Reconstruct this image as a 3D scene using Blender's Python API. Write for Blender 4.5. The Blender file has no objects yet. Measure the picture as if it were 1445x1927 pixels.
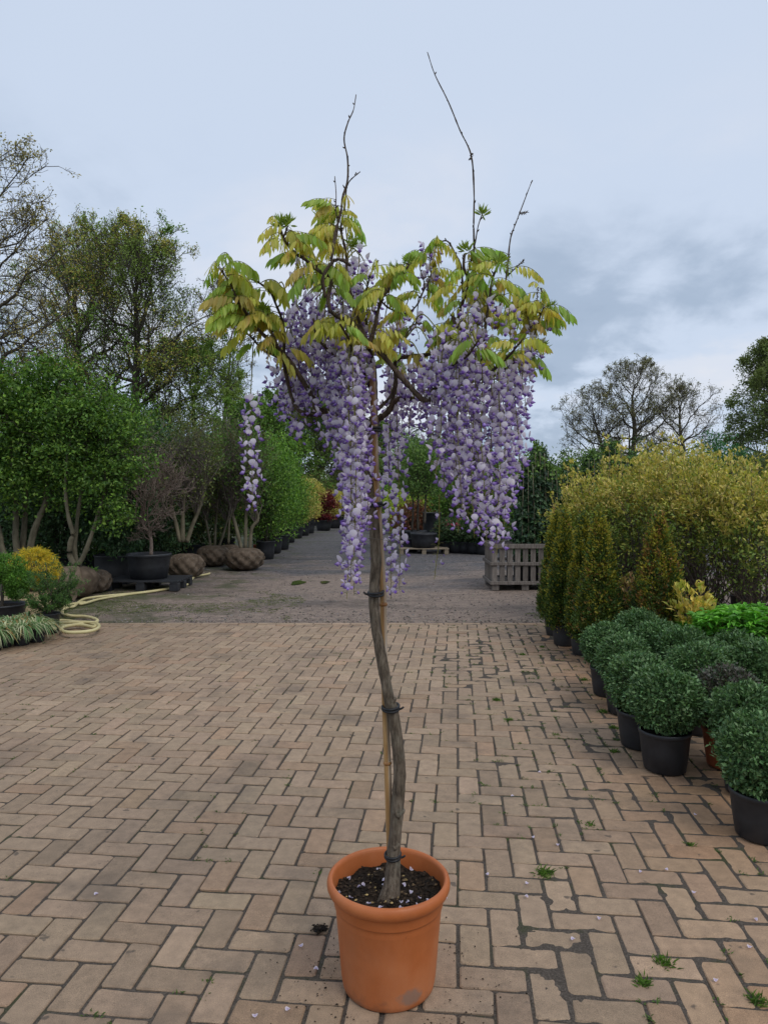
import bpy, math, random
import numpy as np
from mathutils import Vector, noise as mnoise

# ------------------------------------------------------------------ camera, world, sun, exposure
scene = bpy.context.scene
COL = scene.collection
R = math.radians
F_PX, CX, CY, CAM_H = 1340.0, 722.5, 963.5, 1.45
HORIZON = 930.0                                    # level camera; the horizon sits at row 930 of the photograph

cam_d = bpy.data.cameras.new('camera')
cam_d.sensor_fit = 'VERTICAL'
cam_d.sensor_height = 24.0
cam_d.lens = 24.0 * F_PX / 1927.0
cam_d.clip_start = 0.05
cam_d.clip_end = 2000
cam = bpy.data.objects.new('camera', cam_d)
COL.objects.link(cam)
cam.location = (0, 0, CAM_H)
cam.rotation_euler = (math.pi / 2, 0, 0)
cam_d.shift_y = -(CY - HORIZON) / 1927.0
scene.camera = cam

SUN_EL, SUN_AZ = R(52), R(140)                    # azimuth clockwise from +Y (view direction)
world = bpy.data.worlds.new('World')
scene.world = world
world.use_nodes = True
wn, wl = world.node_tree.nodes, world.node_tree.links
wn.clear()
def N(nodes, t, **kw):
    n = nodes.new(t)
    for k, v in kw.items():
        setattr(n, k, v)
    return n
w_out = N(wn, 'ShaderNodeOutputWorld')
sky = N(wn, 'ShaderNodeTexSky', sky_type='NISHITA', sun_disc=False)
sky.sun_elevation = SUN_EL
sky.sun_rotation = SUN_AZ
sky.dust_density = 2.0
b_sky = N(wn, 'ShaderNodeBackground')
b_sky.inputs[1].default_value = 0.10
wl.new(sky.outputs[0], b_sky.inputs[0])
tc = N(wn, 'ShaderNodeTexCoord')
sep = N(wn, 'ShaderNodeSeparateXYZ')
wl.new(tc.outputs['Generated'], sep.inputs[0])
def wmath(op, a, b=None, c=None, clamp=False):
    n = N(wn, 'ShaderNodeMath', operation=op, use_clamp=clamp)
    for i, v in enumerate((a, b, c)):
        if v is None:
            continue
        if isinstance(v, (int, float)):
            n.inputs[i].default_value = v
        else:
            wl.new(v, n.inputs[i])
    return n.outputs[0]
zc = wmath('MAXIMUM', sep.outputs[2], 0.0)
den = wmath('ADD', zc, 0.28)
comb = N(wn, 'ShaderNodeCombineXYZ')
wl.new(wmath('DIVIDE', sep.outputs[0], den), comb.inputs[0])
wl.new(wmath('DIVIDE', sep.outputs[1], den), comb.inputs[1])
def wnoise(scale, detail, rough, off, dist=0.0):
    mp = N(wn, 'ShaderNodeMapping')
    mp.inputs['Location'].default_value = off
    wl.new(comb.outputs[0], mp.inputs[0])
    n = N(wn, 'ShaderNodeTexNoise')
    n.inputs['Scale'].default_value = scale
    n.inputs['Detail'].default_value = detail
    n.inputs['Roughness'].default_value = rough
    n.inputs['Distortion'].default_value = dist
    wl.new(mp.outputs[0], n.inputs['Vector'])
    return n.outputs[0]
def wramp(fac, stops):
    r = N(wn, 'ShaderNodeValToRGB')
    els = r.color_ramp.elements
    while len(els) < len(stops):
        els.new(0.5)
    for e, (p, c) in zip(els, stops):
        e.position = p
        e.color = (*c, 1)
    r.color_ramp.interpolation = 'EASE'
    wl.new(fac, r.inputs[0])
    return r.outputs[0]
n_big = wnoise(1.15, 7, 0.52, (3.1, 0.35, 0.0), 0.25)
n_fine = wnoise(3.2, 8, 0.58, (1.7, 5.2, 2.0), 0.3)
n_mix = wmath('ADD', wmath('MULTIPLY', n_big, 0.72), wmath('MULTIPLY', n_fine, 0.28))
# the layered cloud: broken dark banks low down, an even pale veil higher up
low = wmath('SUBTRACT', 1.0, wmath('DIVIDE', zc, 0.47), clamp=True)
contrast = wmath('ADD', wmath('MULTIPLY', low, 2.0), 0.16)
val = wmath('ADD', wmath('MULTIPLY', wmath('SUBTRACT', n_mix, 0.5), contrast), 0.55, clamp=True)
c_col = wramp(val, [(0.24, (0.20, 0.275, 0.385)), (0.43, (0.37, 0.455, 0.585)), (0.545, (0.565, 0.65, 0.79)), (0.64, (0.66, 0.705, 0.80)), (0.80, (0.73, 0.745, 0.80))])
b_cloud = N(wn, 'ShaderNodeBackground')
b_cloud.inputs[1].default_value = 1.15
wl.new(c_col, b_cloud.inputs[0])
mixw = N(wn, 'ShaderNodeMixShader')
mixw.inputs[0].default_value = 0.90
wl.new(b_sky.outputs[0], mixw.inputs[1])
wl.new(b_cloud.outputs[0], mixw.inputs[2])
wl.new(mixw.outputs[0], w_out.inputs[0])

sun_d = bpy.data.lights.new('sun', 'SUN')
sun_d.energy = 1.3
sun_d.angle = R(28)
sun_d.color = (1.0, 0.95, 0.88)
sun = bpy.data.objects.new('sun', sun_d)
COL.objects.link(sun)
sd = Vector((math.sin(SUN_AZ) * math.cos(SUN_EL), math.cos(SUN_AZ) * math.cos(SUN_EL), math.sin(SUN_EL)))
sun.rotation_euler = (-sd).to_track_quat('-Z', 'Y').to_euler()

scene.view_settings.view_transform = 'Standard'
scene.view_settings.look = 'None'
scene.view_settings.exposure = 0.0
scene.view_settings.gamma = 1.0

# ------------------------------------------------------------------ pixel -> place
_F = np.array((0, 1.0, 0))
_U = np.array((0, 0, 1.0))
_X = np.array((1.0, 0, 0))
def ray(px, py):
    return _F + _X * ((px - CX) / F_PX) + _U * ((HORIZON - py) / F_PX)
def P(px, py, d):                                  # point seen at a pixel, d metres ahead (distance of the thing it belongs to)
    v = ray(px, py)
    return np.array((0, 0, CAM_H)) + v * (d / v[1])
def G(px, py, z=0.0):                              # point of the ground seen at a pixel
    v = ray(px, py)
    return np.array((0, 0, CAM_H)) + v * ((z - CAM_H) / v[2])
def to_px(p):
    q = np.asarray(p, float) - np.array((0, 0, CAM_H))
    f = q @ _F
    return CX + F_PX * (q @ _X) / f, HORIZON - F_PX * (q @ _U) / f, f
def gd(py):                                        # ground distance at a pixel row
    return G(CX, py)[1]

# ------------------------------------------------------------------ geometry helpers
class Geo:
    def __init__(self):
        self.v, self.f, self.c, self.n = [], [], [], 0
    def add(self, V, faces, col=None):
        V = np.asarray(V, float).reshape(-1, 3)
        self.v.append(V)
        if col is None:
            c = np.ones((len(V), 3))
        else:
            c = np.broadcast_to(np.asarray(col, float), (len(V), 3))
        self.c.append(c)
        if isinstance(faces, np.ndarray):
            faces = [faces]
        for fa in faces:
            self.f.append(np.asarray(fa, int) + self.n)
        self.n += len(V)
        return self
    def poly(self, V, polys, col=None):
        by = {}
        for p in polys:
            by.setdefault(len(p), []).append(p)
        return self.add(V, [np.array(x) for x in by.values()], col)
    def box(self, c, s, rz=0.0, col=None, bev=0.0):
        c = np.asarray(c, float); h = np.asarray(s, float) / 2
        b = min(bev, h.min() * 0.45)
        if b <= 0:
            V = np.array([(x, y, z) for z in (-1, 1) for y in (-1, 1) for x in (-1, 1)], float) * h
            Fq = [(0, 2, 3, 1), (4, 5, 7, 6), (0, 1, 5, 4), (2, 6, 7, 3), (0, 4, 6, 2), (1, 3, 7, 5)]
        else:
            V, Fq = [], []
            rings = [(-h[2], b), (-h[2] + b, 0), (h[2] - b, 0), (h[2], b)]
            for z, o in rings:
                hx, hy = h[0] - o, h[1] - o
                V += [(-hx, -hy, z), (hx, -hy, z), (hx, hy, z), (-hx, hy, z)]
            for k in range(3):
                for i in range(4):
                    j = (i + 1) % 4
                    Fq.append((k * 4 + i, k * 4 + j, k * 4 + 4 + j, k * 4 + 4 + i))
            Fq += [(3, 2, 1, 0), (12, 13, 14, 15)]
            V = np.array(V)
        if rz:
            cs, sn = math.cos(rz), math.sin(rz)
            V = V @ np.array([[cs, sn, 0], [-sn, cs, 0], [0, 0, 1]])
        return self.add(V + c, np.array(Fq), col)
    def tube(self, pts, rad, n=8, col=None, cap=True):
        pts = np.asarray(pts, float); k = len(pts)
        rad = np.broadcast_to(np.asarray(rad, float), (k,))
        V, Fq = tube_grid(pts[None], rad[None], n)
        self.add(V, Fq, col)
        if cap:
            b = self.n - len(V)
            self.f.append(np.array([[b + i for i in range(n)][::-1]]))
            self.f.append(np.array([[b + (k - 1) * n + i for i in range(n)]]))
        return self
    def tubes(self, pts, rad, n=3, col=None):
        if len(pts):
            V, Fq = tube_grid(pts, rad, n)
            self.add(V, Fq, col)
        return self
    def lathe(self, prof, n=32, c=(0, 0, 0), col=None, wob=None):
        prof = np.asarray(prof, float); k = len(prof)
        a = np.linspace(0, 2 * math.pi, n, endpoint=False)
        rr = prof[:, 0][:, None] * np.ones(n)
        if wob is not None:
            rr = rr * wob(a, prof[:, 1])
        V = np.stack([rr * np.cos(a), rr * np.sin(a), prof[:, 1][:, None] * np.ones(n)], -1).reshape(-1, 3) + np.asarray(c)
        i, j = np.meshgrid(np.arange(k - 1), np.arange(n), indexing='ij')
        j2 = (j + 1) % n
        Fq = np.stack([i * n + j, i * n + j2, (i + 1) * n + j2, (i + 1) * n + j], -1).reshape(-1, 4)
        return self.add(V, Fq, col)
    def leaves(self, Pb, D, Nn, L, W, col, fold=0.18, droop=0.12):
        n = len(Pb)
        if n == 0:
            return self
        D = D / np.linalg.norm(D, axis=1, keepdims=True)
        S = np.cross(D, Nn); S /= np.linalg.norm(S, axis=1, keepdims=True) + 1e-9
        U = np.cross(S, D)
        L = np.broadcast_to(L, (n,))[:, None]; W = np.broadcast_to(W, (n,))[:, None]
        m = Pb + D * L * 0.48
        V = np.stack([Pb, m + S * W / 2 + U * W * fold, Pb + D * L - U * L * droop, m - S * W / 2 + U * W * fold], 1).reshape(-1, 3)
        b = np.arange(n)[:, None] * 4
        Ft = np.concatenate([b + np.array([0, 1, 2]), b + np.array([0, 2, 3])])
        self.add(V, Ft, np.repeat(col, 4, axis=0) if np.ndim(col) == 2 else col)
        return self
    def shift(self, d):
        self.v = [v + np.asarray(d, float) for v in self.v]
        return self
    def mesh(self, name, smooth=False):
        V = np.concatenate(self.v); C = np.concatenate(self.c)
        me = bpy.data.meshes.new(name)
        me.vertices.add(len(V)); me.vertices.foreach_set('co', V.astype(np.float32).ravel())
        lv = np.concatenate([f.ravel() for f in self.f])
        tot = np.concatenate([np.full(len(f), f.shape[1]) for f in self.f])
        st = np.concatenate([[0], np.cumsum(tot)[:-1]])
        me.loops.add(len(lv)); me.loops.foreach_set('vertex_index', lv.astype(np.int32))
        me.polygons.add(len(tot)); me.polygons.foreach_set('loop_start', st.astype(np.int32))
        me.polygons.foreach_set('loop_total', tot.astype(np.int32))
        me.update(calc_edges=True)
        at = me.attributes.new('Col', 'FLOAT_COLOR', 'POINT')
        at.data.foreach_set('color', np.concatenate([C, np.ones((len(C), 1))], 1).astype(np.float32).ravel())
        me.polygons.foreach_set('use_smooth', np.full(len(tot), bool(smooth)))
        me.validate()
        return me

def tube_grid(P3, Rd, n):                           # P3 (m,k,3), Rd (m,k) -> verts, quads
    m, k, _ = P3.shape
    T = np.gradient(P3, axis=1)
    T /= np.linalg.norm(T, axis=2, keepdims=True) + 1e-12
    ref = np.where(np.abs(T[:, :1, 2:3]) > 0.9, np.array([1.0, 0, 0]), np.array([0, 0, 1.0]))
    ref = np.broadcast_to(ref, T.shape)
    A = np.cross(T, ref); A /= np.linalg.norm(A, axis=2, keepdims=True) + 1e-12
    B = np.cross(T, A)
    a = np.linspace(0, 2 * math.pi, n, endpoint=False)
    ring = A[:, :, None, :] * np.cos(a)[None, None, :, None] + B[:, :, None, :] * np.sin(a)[None, None, :, None]
    V = (P3[:, :, None, :] + ring * Rd[:, :, None, None]).reshape(-1, 3)
    mi, ki, ni = np.meshgrid(np.arange(m), np.arange(k - 1), np.arange(n), indexing='ij')
    b = (mi * k + ki) * n; n2 = (ni + 1) % n
    Fq = np.stack([b + ni, b + n2, b + n + n2, b + n + ni], -1).reshape(-1, 4)
    return V, Fq

def spline(pts, seg=6):
    p = np.asarray(pts, float)
    if len(p) < 3:
        t = np.linspace(0, 1, seg + 1)[:, None]
        return p[0] * (1 - t) + p[-1] * t
    q = np.vstack([2 * p[0] - p[1], p, 2 * p[-1] - p[-2]])
    out = []
    for i in range(1, len(q) - 2):
        t = np.linspace(0, 1, seg, endpoint=False)[:, None]
        a, b, c, d = q[i - 1], q[i], q[i + 1], q[i + 2]
        out.append(0.5 * (2 * b + (c - a) * t + (2 * a - 5 * b + 4 * c - d) * t ** 2 + (3 * b - a - 3 * c + d) * t ** 3))
    out.append(p[-1][None])
    return np.concatenate(out)

def fbm(x, y, seed=0.0, sc=1.0, oct=4):
    return mnoise.fractal(Vector((x * sc + seed, y * sc - seed * 0.7, seed * 1.3)), 1.0, 2.0, oct)
_rng0 = np.random.default_rng(5)
_TAB = _rng0.random((256, 256))
def vnoise(x, y, sc=1.0, seed=0):                   # vectorised value noise 0..1
    x = np.asarray(x, float) * sc + seed * 17.3; y = np.asarray(y, float) * sc + seed * 9.1
    xi, yi = np.floor(x).astype(int), np.floor(y).astype(int)
    fx, fy = x - xi, y - yi
    fx = fx * fx * (3 - 2 * fx); fy = fy * fy * (3 - 2 * fy)
    g = lambda a, b: _TAB[a % 256, b % 256]
    return (g(xi, yi) * (1 - fx) + g(xi + 1, yi) * fx) * (1 - fy) + (g(xi, yi + 1) * (1 - fx) + g(xi + 1, yi + 1) * fx) * fy
def vfbm(x, y, sc=1.0, seed=0, o=4):
    s, a, t = 0, 0.5, 0
    for i in range(o):
        s = s + a * vnoise(x, y, sc * 2 ** i, seed + i * 3); t += a; a *= 0.5
    return s / t
def unit(v):
    return v / (np.linalg.norm(v, axis=-1, keepdims=True) + 1e-9)
def rdirs(rng, n):
    return unit(rng.normal(size=(n, 3)))

# ------------------------------------------------------------------ objects
def obj(name, geo, mat, parent=None, smooth=False, loc=None, kind=None):
    me = geo if isinstance(geo, bpy.types.Mesh) else geo.mesh(name, smooth)
    if mat is not None and not me.materials:
        me.materials.append(mat)
    o = bpy.data.objects.new(name, me)
    COL.objects.link(o)
    if parent is not None:
        o.parent = parent
    if loc is not None:
        o.location = loc
    if kind is None and parent is not None and name in ('foliage', 'crown', 'needles', 'blades', 'limbs', 'branches', 'twigs', 'wire_netting', 'stalks', 'stems'):
        kind = 'stuff'                              # countless leaves or twigs joined into one part
    if kind:
        o['kind'] = kind
    return o
def tag(o, label, cat, group=None, kind=None):
    o['label'] = label
    if cat: o['category'] = cat
    if group: o['group'] = group
    if kind: o['kind'] = kind
    return o
def thing(name, label, cat, loc=(0, 0, 0), group=None, rz=0.0):
    o = bpy.data.objects.new(name, None)
    o.empty_display_size = 0.1
    COL.objects.link(o)
    o.location = loc
    o.rotation_euler = (0, 0, rz)
    return tag(o, label, cat, group)
def dup(root, loc, rz=0.0, sc=None, label=None):
    r = root.copy(); COL.objects.link(r)
    r.location = loc; r.rotation_euler = (0, 0, rz)
    if sc: r.scale = (sc, sc, sc) if np.isscalar(sc) else sc
    if label: r['label'] = label
    for ch in list(root.children):
        c = ch.copy(); COL.objects.link(c); c.parent = r
        for g in list(ch.children):
            d = g.copy(); COL.objects.link(d); d.parent = c
    return r

# ------------------------------------------------------------------ materials
def new_mat(name):
    m = bpy.data.materials.new(name)
    m.use_nodes = True
    m.node_tree.nodes.clear()
    return m, m.node_tree.nodes, m.node_tree.links
def ramp(nodes, links, fac, stops):
    r = nodes.new('ShaderNodeValToRGB')
    els = r.color_ramp.elements
    while len(els) < len(stops):
        els.new(0.5)
    for e, (p, c) in zip(els, stops):
        e.position = p
        e.color = (*c, 1) if len(c) == 3 else c
    links.new(fac, r.inputs[0])
    return r.outputs[0]
def tex(nodes, links, scale, detail=5, rough=0.55, vec='Object', stretch=None, off=None):
    t = nodes.new('ShaderNodeTexCoord')
    src = t.outputs['Object']
    if vec == 'World':
        g = nodes.new('ShaderNodeNewGeometry'); src = g.outputs['Position']
    mp = nodes.new('ShaderNodeMapping')
    links.new(src, mp.inputs[0])
    if stretch: mp.inputs['Scale'].default_value = stretch
    if off: mp.inputs['Location'].default_value = off
    n = nodes.new('ShaderNodeTexNoise')
    n.inputs['Scale'].default_value = scale
    n.inputs['Detail'].default_value = detail
    n.inputs['Roughness'].default_value = rough
    links.new(mp.outputs[0], n.inputs['Vector'])
    return n.outputs[0]
def mixc(nodes, links, fac, a, b, blend='MIX'):
    m = nodes.new('ShaderNodeMix'); m.data_type = 'RGBA'; m.blend_type = blend
    for sock, v in ((m.inputs[0], fac), (m.inputs[6], a), (m.inputs[7], b)):
        if isinstance(v, (int, float)):
            sock.default_value = v
        elif isinstance(v, tuple):
            sock.default_value = (*v, 1)
        else:
            links.new(v, sock)
    return m.outputs[2]
def bump(nodes, links, h, strength=0.4, dist=0.005):
    b = nodes.new('ShaderNodeBump')
    b.inputs['Strength'].default_value = strength
    b.inputs['Distance'].default_value = dist
    links.new(h, b.inputs['Height'])
    return b.outputs[0]
def colattr(nodes):
    a = nodes.new('ShaderNodeAttribute'); a.attribute_name = 'Col'
    return a.outputs['Color']

def solid(name, c1, c2, scale=20, rough=0.7, spec=0.3, bmp=0.3, bdist=0.003, stretch=None, vec='Object', use_col=False, detail=6, p=(0.3, 0.7)):
    m, n, l = new_mat(name)
    out = n.new('ShaderNodeOutputMaterial'); b = n.new('ShaderNodeBsdfPrincipled')
    t = tex(n, l, scale, detail, 0.6, vec, stretch)
    c = ramp(n, l, t, [(p[0], c1), (p[1], c2)])
    if use_col:
        c = mixc(n, l, 1.0, c, colattr(n), 'MULTIPLY')
    l.new(c, b.inputs['Base Color'])
    b.inputs['Roughness'].default_value = rough
    b.inputs['Specular IOR Level'].default_value = spec
    if bmp:
        l.new(bump(n, l, t, bmp, bdist), b.inputs['Normal'])
    l.new(b.outputs[0], out.inputs[0])
    return m
def leafmat(name, rough=0.5, spec=0.3, trans=0.3, tint=(1.1, 1.2, 0.5), gain=1.0):
    m, n, l = new_mat(name)
    out = n.new('ShaderNodeOutputMaterial'); b = n.new('ShaderNodeBsdfPrincipled')
    c = mixc(n, l, 1.0, colattr(n), (gain, gain, gain), 'MULTIPLY')
    l.new(c, b.inputs['Base Color'])
    b.inputs['Roughness'].default_value = rough
    b.inputs['Specular IOR Level'].default_value = spec
    tr = n.new('ShaderNodeBsdfTranslucent')
    l.new(mixc(n, l, 1.0, c, tint, 'MULTIPLY'), tr.inputs[0])
    mx = n.new('ShaderNodeMixShader'); mx.inputs[0].default_value = trans
    l.new(b.outputs[0], mx.inputs[1]); l.new(tr.outputs[0], mx.inputs[2])
    l.new(mx.outputs[0], out.inputs[0])
    return m

M = {}
M['leaf'] = leafmat('leaf', gain=1.45)
M['leaf_gloss'] = leafmat('leaf_gloss', 0.48, 0.35, 0.2, gain=1.3)
M['young_leaf'] = leafmat('young_leaf', 0.45, 0.35, 0.5, (1.1, 1.08, 0.5), gain=1.25)
M['petal'] = leafmat('petal', 0.7, 0.15, 0.48, (1.0, 0.95, 1.05), gain=1.0)
M['bark'] = solid('bark', (0.035, 0.03, 0.024), (0.115, 0.098, 0.075), 14, 0.9, 0.2, 0.8, 0.02, (1, 1, 0.25), use_col=True)
M['pale_bark'] = solid('pale_bark', (0.07, 0.062, 0.04), (0.21, 0.185, 0.125), 12, 0.85, 0.2, 0.5, 0.01, (1, 1, 0.35), use_col=True)
M['twig'] = solid('twig', (0.07, 0.055, 0.048), (0.17, 0.14, 0.12), 60, 0.8, 0.25, 0.4, 0.002, use_col=True)
M['greenstem'] = solid('greenstem', (0.13, 0.14, 0.03), (0.22, 0.2, 0.05), 40, 0.6, 0.3, 0.1, use_col=True)
M['black_plastic'] = solid('black_plastic', (0.012, 0.013, 0.016), (0.028, 0.030, 0.034), 9, 0.5, 0.45, 0.12, 0.002)
M['grey_plastic'] = solid('grey_plastic', (0.02, 0.021, 0.023), (0.045, 0.046, 0.048), 6, 0.6, 0.4, 0.15, 0.002)
M['soil'] = solid('soil', (0.008, 0.006, 0.004), (0.04, 0.028, 0.02), 60, 0.95, 0.15, 1.0, 0.01, use_col=True)
M['crumb'] = solid('crumb', (0.6, 0.6, 0.6), (1, 1, 1), 90, 0.9, 0.2, 0.5, 0.002, use_col=True)
M['wood'] = solid('wood', (0.10, 0.085, 0.075), (0.24, 0.21, 0.185), 10, 0.85, 0.2, 0.5, 0.004, (6, 6, 0.7), use_col=True)
M['pallet_wood'] = solid('pallet_wood', (0.15, 0.12, 0.085), (0.27, 0.22, 0.16), 10, 0.85, 0.2, 0.4, 0.004, (0.8, 6, 6))
M['burlap'] = solid('burlap', (0.065, 0.048, 0.034), (0.16, 0.122, 0.09), 8, 0.95, 0.1, 0.7, 0.02, use_col=True)
M['wire'] = solid('wire', (0.1, 0.085, 0.07), (0.2, 0.17, 0.14), 30, 0.7, 0.4, 0.1)
M['hose'] = solid('hose', (0.47, 0.40, 0.19), (0.66, 0.58, 0.31), 7, 0.5, 0.4, 0.1)
M['rubber'] = solid('rubber', (0.008, 0.008, 0.009), (0.02, 0.02, 0.022), 50, 0.55, 0.4, 0.3, 0.001)
M['orange_plastic'] = solid('orange_plastic', (0.33, 0.085, 0.03), (0.45, 0.12, 0.04), 7, 0.6, 0.3, 0.1)
M['dull_orange'] = solid('dull_orange', (0.21, 0.055, 0.022), (0.30, 0.085, 0.034), 7, 0.6, 0.3, 0.1)
M['beige'] = solid('beige', (0.42, 0.32, 0.19), (0.56, 0.44, 0.28), 5, 0.8, 0.2, 0.3, 0.01)

def brick_mat():
    m, n, l = new_mat('brick')
    out = n.new('ShaderNodeOutputMaterial'); b = n.new('ShaderNodeBsdfPrincipled')
    c = colattr(n)
    mot = tex(n, l, 22, 6, 0.65, 'World')
    c = mixc(n, l, 1.0, c, ramp(n, l, mot, [(0.3, (0.78, 0.77, 0.76)), (0.7, (1.12, 1.1, 1.08))]), 'MULTIPLY')
    gr = tex(n, l, 420, 3, 0.7, 'World')                       # pale and dark aggregate grains
    c = mixc(n, l, 1.0, c, ramp(n, l, gr, [(0.34, (0.58, 0.57, 0.56)), (0.47, (1, 1, 1)), (0.58, (1.0, 1.0, 1.0)), (0.70, (1.8, 1.7, 1.55))]), 'MULTIPLY')
    st = tex(n, l, 13, 3, 0.5, 'World', off=(3, 1, 0))          # small dark stains
    c = mixc(n, l, ramp(n, l, st, [(0.685, (0, 0, 0)), (0.72, (0.75, 0.75, 0.75))]), c, (0.075, 0.06, 0.048))
    dirt = tex(n, l, 2.3, 7, 0.62, 'World', off=(7, 2, 0))      # trodden-in soil
    c = mixc(n, l, ramp(n, l, dirt, [(0.53, (0, 0, 0)), (0.70, (0.6, 0.6, 0.6))]), c, (0.115, 0.088, 0.066))
    l.new(c, b.inputs['Base Color'])
    b.inputs['Roughness'].default_value = 0.78
    b.inputs['Specular IOR Level'].default_value = 0.3
    fine = tex(n, l, 300, 4, 0.7, 'World')
    l.new(bump(n, l, fine, 0.55, 0.0025), b.inputs['Normal'])
    l.new(b.outputs[0], out.inputs[0])
    return m
M['brick'] = brick_mat()
def bed_mat():
    m, n, l = new_mat('joint_soil')
    out = n.new('ShaderNodeOutputMaterial'); b = n.new('ShaderNodeBsdfPrincipled')
    t = tex(n, l, 150, 5, 0.7, 'World')
    c = ramp(n, l, t, [(0.3, (0.04, 0.033, 0.027)), (0.52, (0.085, 0.07, 0.057)), (0.75, (0.17, 0.14, 0.112))])
    mo = tex(n, l, 4.5, 6, 0.65, 'World', off=(1, 9, 0))
    c = mixc(n, l, ramp(n, l, mo, [(0.54, (0, 0, 0)), (0.66, (0.6, 0.6, 0.6))]), c, (0.035, 0.05, 0.012))
    l.new(c, b.inputs['Base Color'])
    b.inputs['Roughness'].default_value = 0.95
    b.inputs['Specular IOR Level'].default_value = 0.15
    l.new(bump(n, l, t, 0.8, 0.004), b.inputs['Normal'])
    l.new(b.outputs[0], out.inputs[0])
    return m
M['bed'] = bed_mat()
def yard_mat():
    m, n, l = new_mat('yard')
    out = n.new('ShaderNodeOutputMaterial'); b = n.new('ShaderNodeBsdfPrincipled')
    g = n.new('ShaderNodeNewGeometry'); sp = n.new('ShaderNodeSeparateXYZ'); l.new(g.outputs['Position'], sp.inputs[0])
    gr = tex(n, l, 60, 5, 0.75, 'World')
    soil = ramp(n, l, gr, [(0.28, (0.12, 0.09, 0.07)), (0.5, (0.25, 0.19, 0.152)), (0.75, (0.42, 0.335, 0.27))])
    ash = ramp(n, l, gr, [(0.28, (0.035, 0.035, 0.038)), (0.5, (0.085, 0.084, 0.09)), (0.76, (0.20, 0.195, 0.2))])
    pat = tex(n, l, 9, 6, 0.7, 'World', off=(2, 6, 0))
    soil = mixc(n, l, 1.0, soil, ramp(n, l, pat, [(0.32, (0.6, 0.58, 0.57)), (0.5, (1, 1, 1)), (0.7, (1.3, 1.28, 1.25))]), 'MULTIPLY')
    ash = mixc(n, l, 1.0, ash, ramp(n, l, pat, [(0.32, (0.6, 0.6, 0.6)), (0.5, (1, 1, 1)), (0.7, (1.5, 1.45, 1.4))]), 'MULTIPLY')
    big = tex(n, l, 0.7, 6, 0.6, 'World', stretch=(0.6, 1.0, 1))
    a = n.new('ShaderNodeMath'); a.operation = 'MULTIPLY_ADD'         # bare earth by the paving, dark grit further in
    l.new(sp.outputs[1], a.inputs[0]); a.inputs[1].default_value = 0.15; a.inputs[2].default_value = -1.85
    a2 = n.new('ShaderNodeMath'); a2.operation = 'ADD'; l.new(a.outputs[0], a2.inputs[0])
    b2 = n.new('ShaderNodeMath'); b2.operation = 'MULTIPLY_ADD'; l.new(big, b2.inputs[0]); b2.inputs[1].default_value = 2.6; b2.inputs[2].default_value = -0.95
    l.new(b2.outputs[0], a2.inputs[1])
    c = mixc(n, l, ramp(n, l, a2.outputs[0], [(0.15, (0, 0, 0)), (0.75, (0.9, 0.9, 0.9))]), soil, ash)
    wet = tex(n, l, 0.9, 5, 0.6, 'World', stretch=(0.45, 1.3, 1), off=(4, 2, 0))
    c = mixc(n, l, ramp(n, l, wet, [(0.52, (0, 0, 0)), (0.68, (0.55, 0.55, 0.55))]), c, (0.04, 0.037, 0.036))
    mo = tex(n, l, 1.6, 6, 0.65, 'World', off=(12, 4, 0))
    left = n.new('ShaderNodeMath'); left.operation = 'MULTIPLY_ADD'; l.new(sp.outputs[0], left.inputs[0]); left.inputs[1].default_value = -0.075; left.inputs[2].default_value = -0.16
    mm = n.new('ShaderNodeMath'); mm.operation = 'ADD'; l.new(mo, mm.inputs[0]); l.new(left.outputs[0], mm.inputs[1])
    c = mixc(n, l, ramp(n, l, mm.outputs[0], [(0.52, (0, 0, 0)), (0.66, (0.7, 0.7, 0.7))]), c, (0.06, 0.075, 0.025))
    l.new(c, b.inputs['Base Color'])
    b.inputs['Roughness'].default_value = 0.85
    b.inputs['Specular IOR Level'].default_value = 0.25
    l.new(bump(n, l, gr, 0.9, 0.02), b.inputs['Normal'])
    l.new(b.outputs[0], out.inputs[0])
    return m
M['yard'] = yard_mat()

# ------------------------------------------------------------------ the ground
rng = np.random.default_rng(11)
g = Geo(); g.add([(-700, -100, -0.05), (700, -100, -0.05), (700, 1200, -0.05), (-700, 1200, -0.05)], np.array([[0, 1, 2, 3]]))
M['field'] = solid('field', (0.03, 0.045, 0.015), (0.09, 0.10, 0.045), 0.6, 0.95, 0.1, 0.5, 0.05, vec='World')
o = obj('ground', g, M['field'], kind='structure'); o['label'] = 'dark grassy ground reaching beyond the nursery'

EDGE = 8.03                                              # far edge of the brick paving
def sheet(xs, ys, zf):
    X, Y = np.meshgrid(xs, ys)
    Z = zf(X, Y)
    V = np.stack([X, Y, Z], -1).reshape(-1, 3)
    h, w = X.shape
    i, j = np.meshgrid(np.arange(h - 1), np.arange(w - 1), indexing='ij')
    b = i * w + j
    return V, np.stack([b, b + 1, b + w + 1, b + w], -1).reshape(-1, 4)
ys = np.concatenate([np.arange(EDGE + 0.02, 14, 0.05), np.geomspace(14, 60, 70)])
xs = np.concatenate([np.linspace(-16, -6, 30), np.arange(-5.9, 5.0, 0.06), np.linspace(5, 16, 30)])
def yz(X, Y):
    ramp_ = np.clip((Y - EDGE) / 0.5, 0, 1)
    return -0.006 + ramp_ * (0.028 * (vfbm(X, Y, 0.9, 3) - 0.42) + 0.014 * (vfbm(X, Y, 7, 5) - 0.5) + 0.01 * (vnoise(X * 0.5, Y, 2.2, 8) - 0.5))
V, Fq = sheet(xs, ys, yz)
yard = obj('gravel_yard', Geo().add(V, Fq), M['yard'], smooth=True, kind='structure')
yard['label'] = 'worn earth and dark gravel yard behind the paving'

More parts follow.
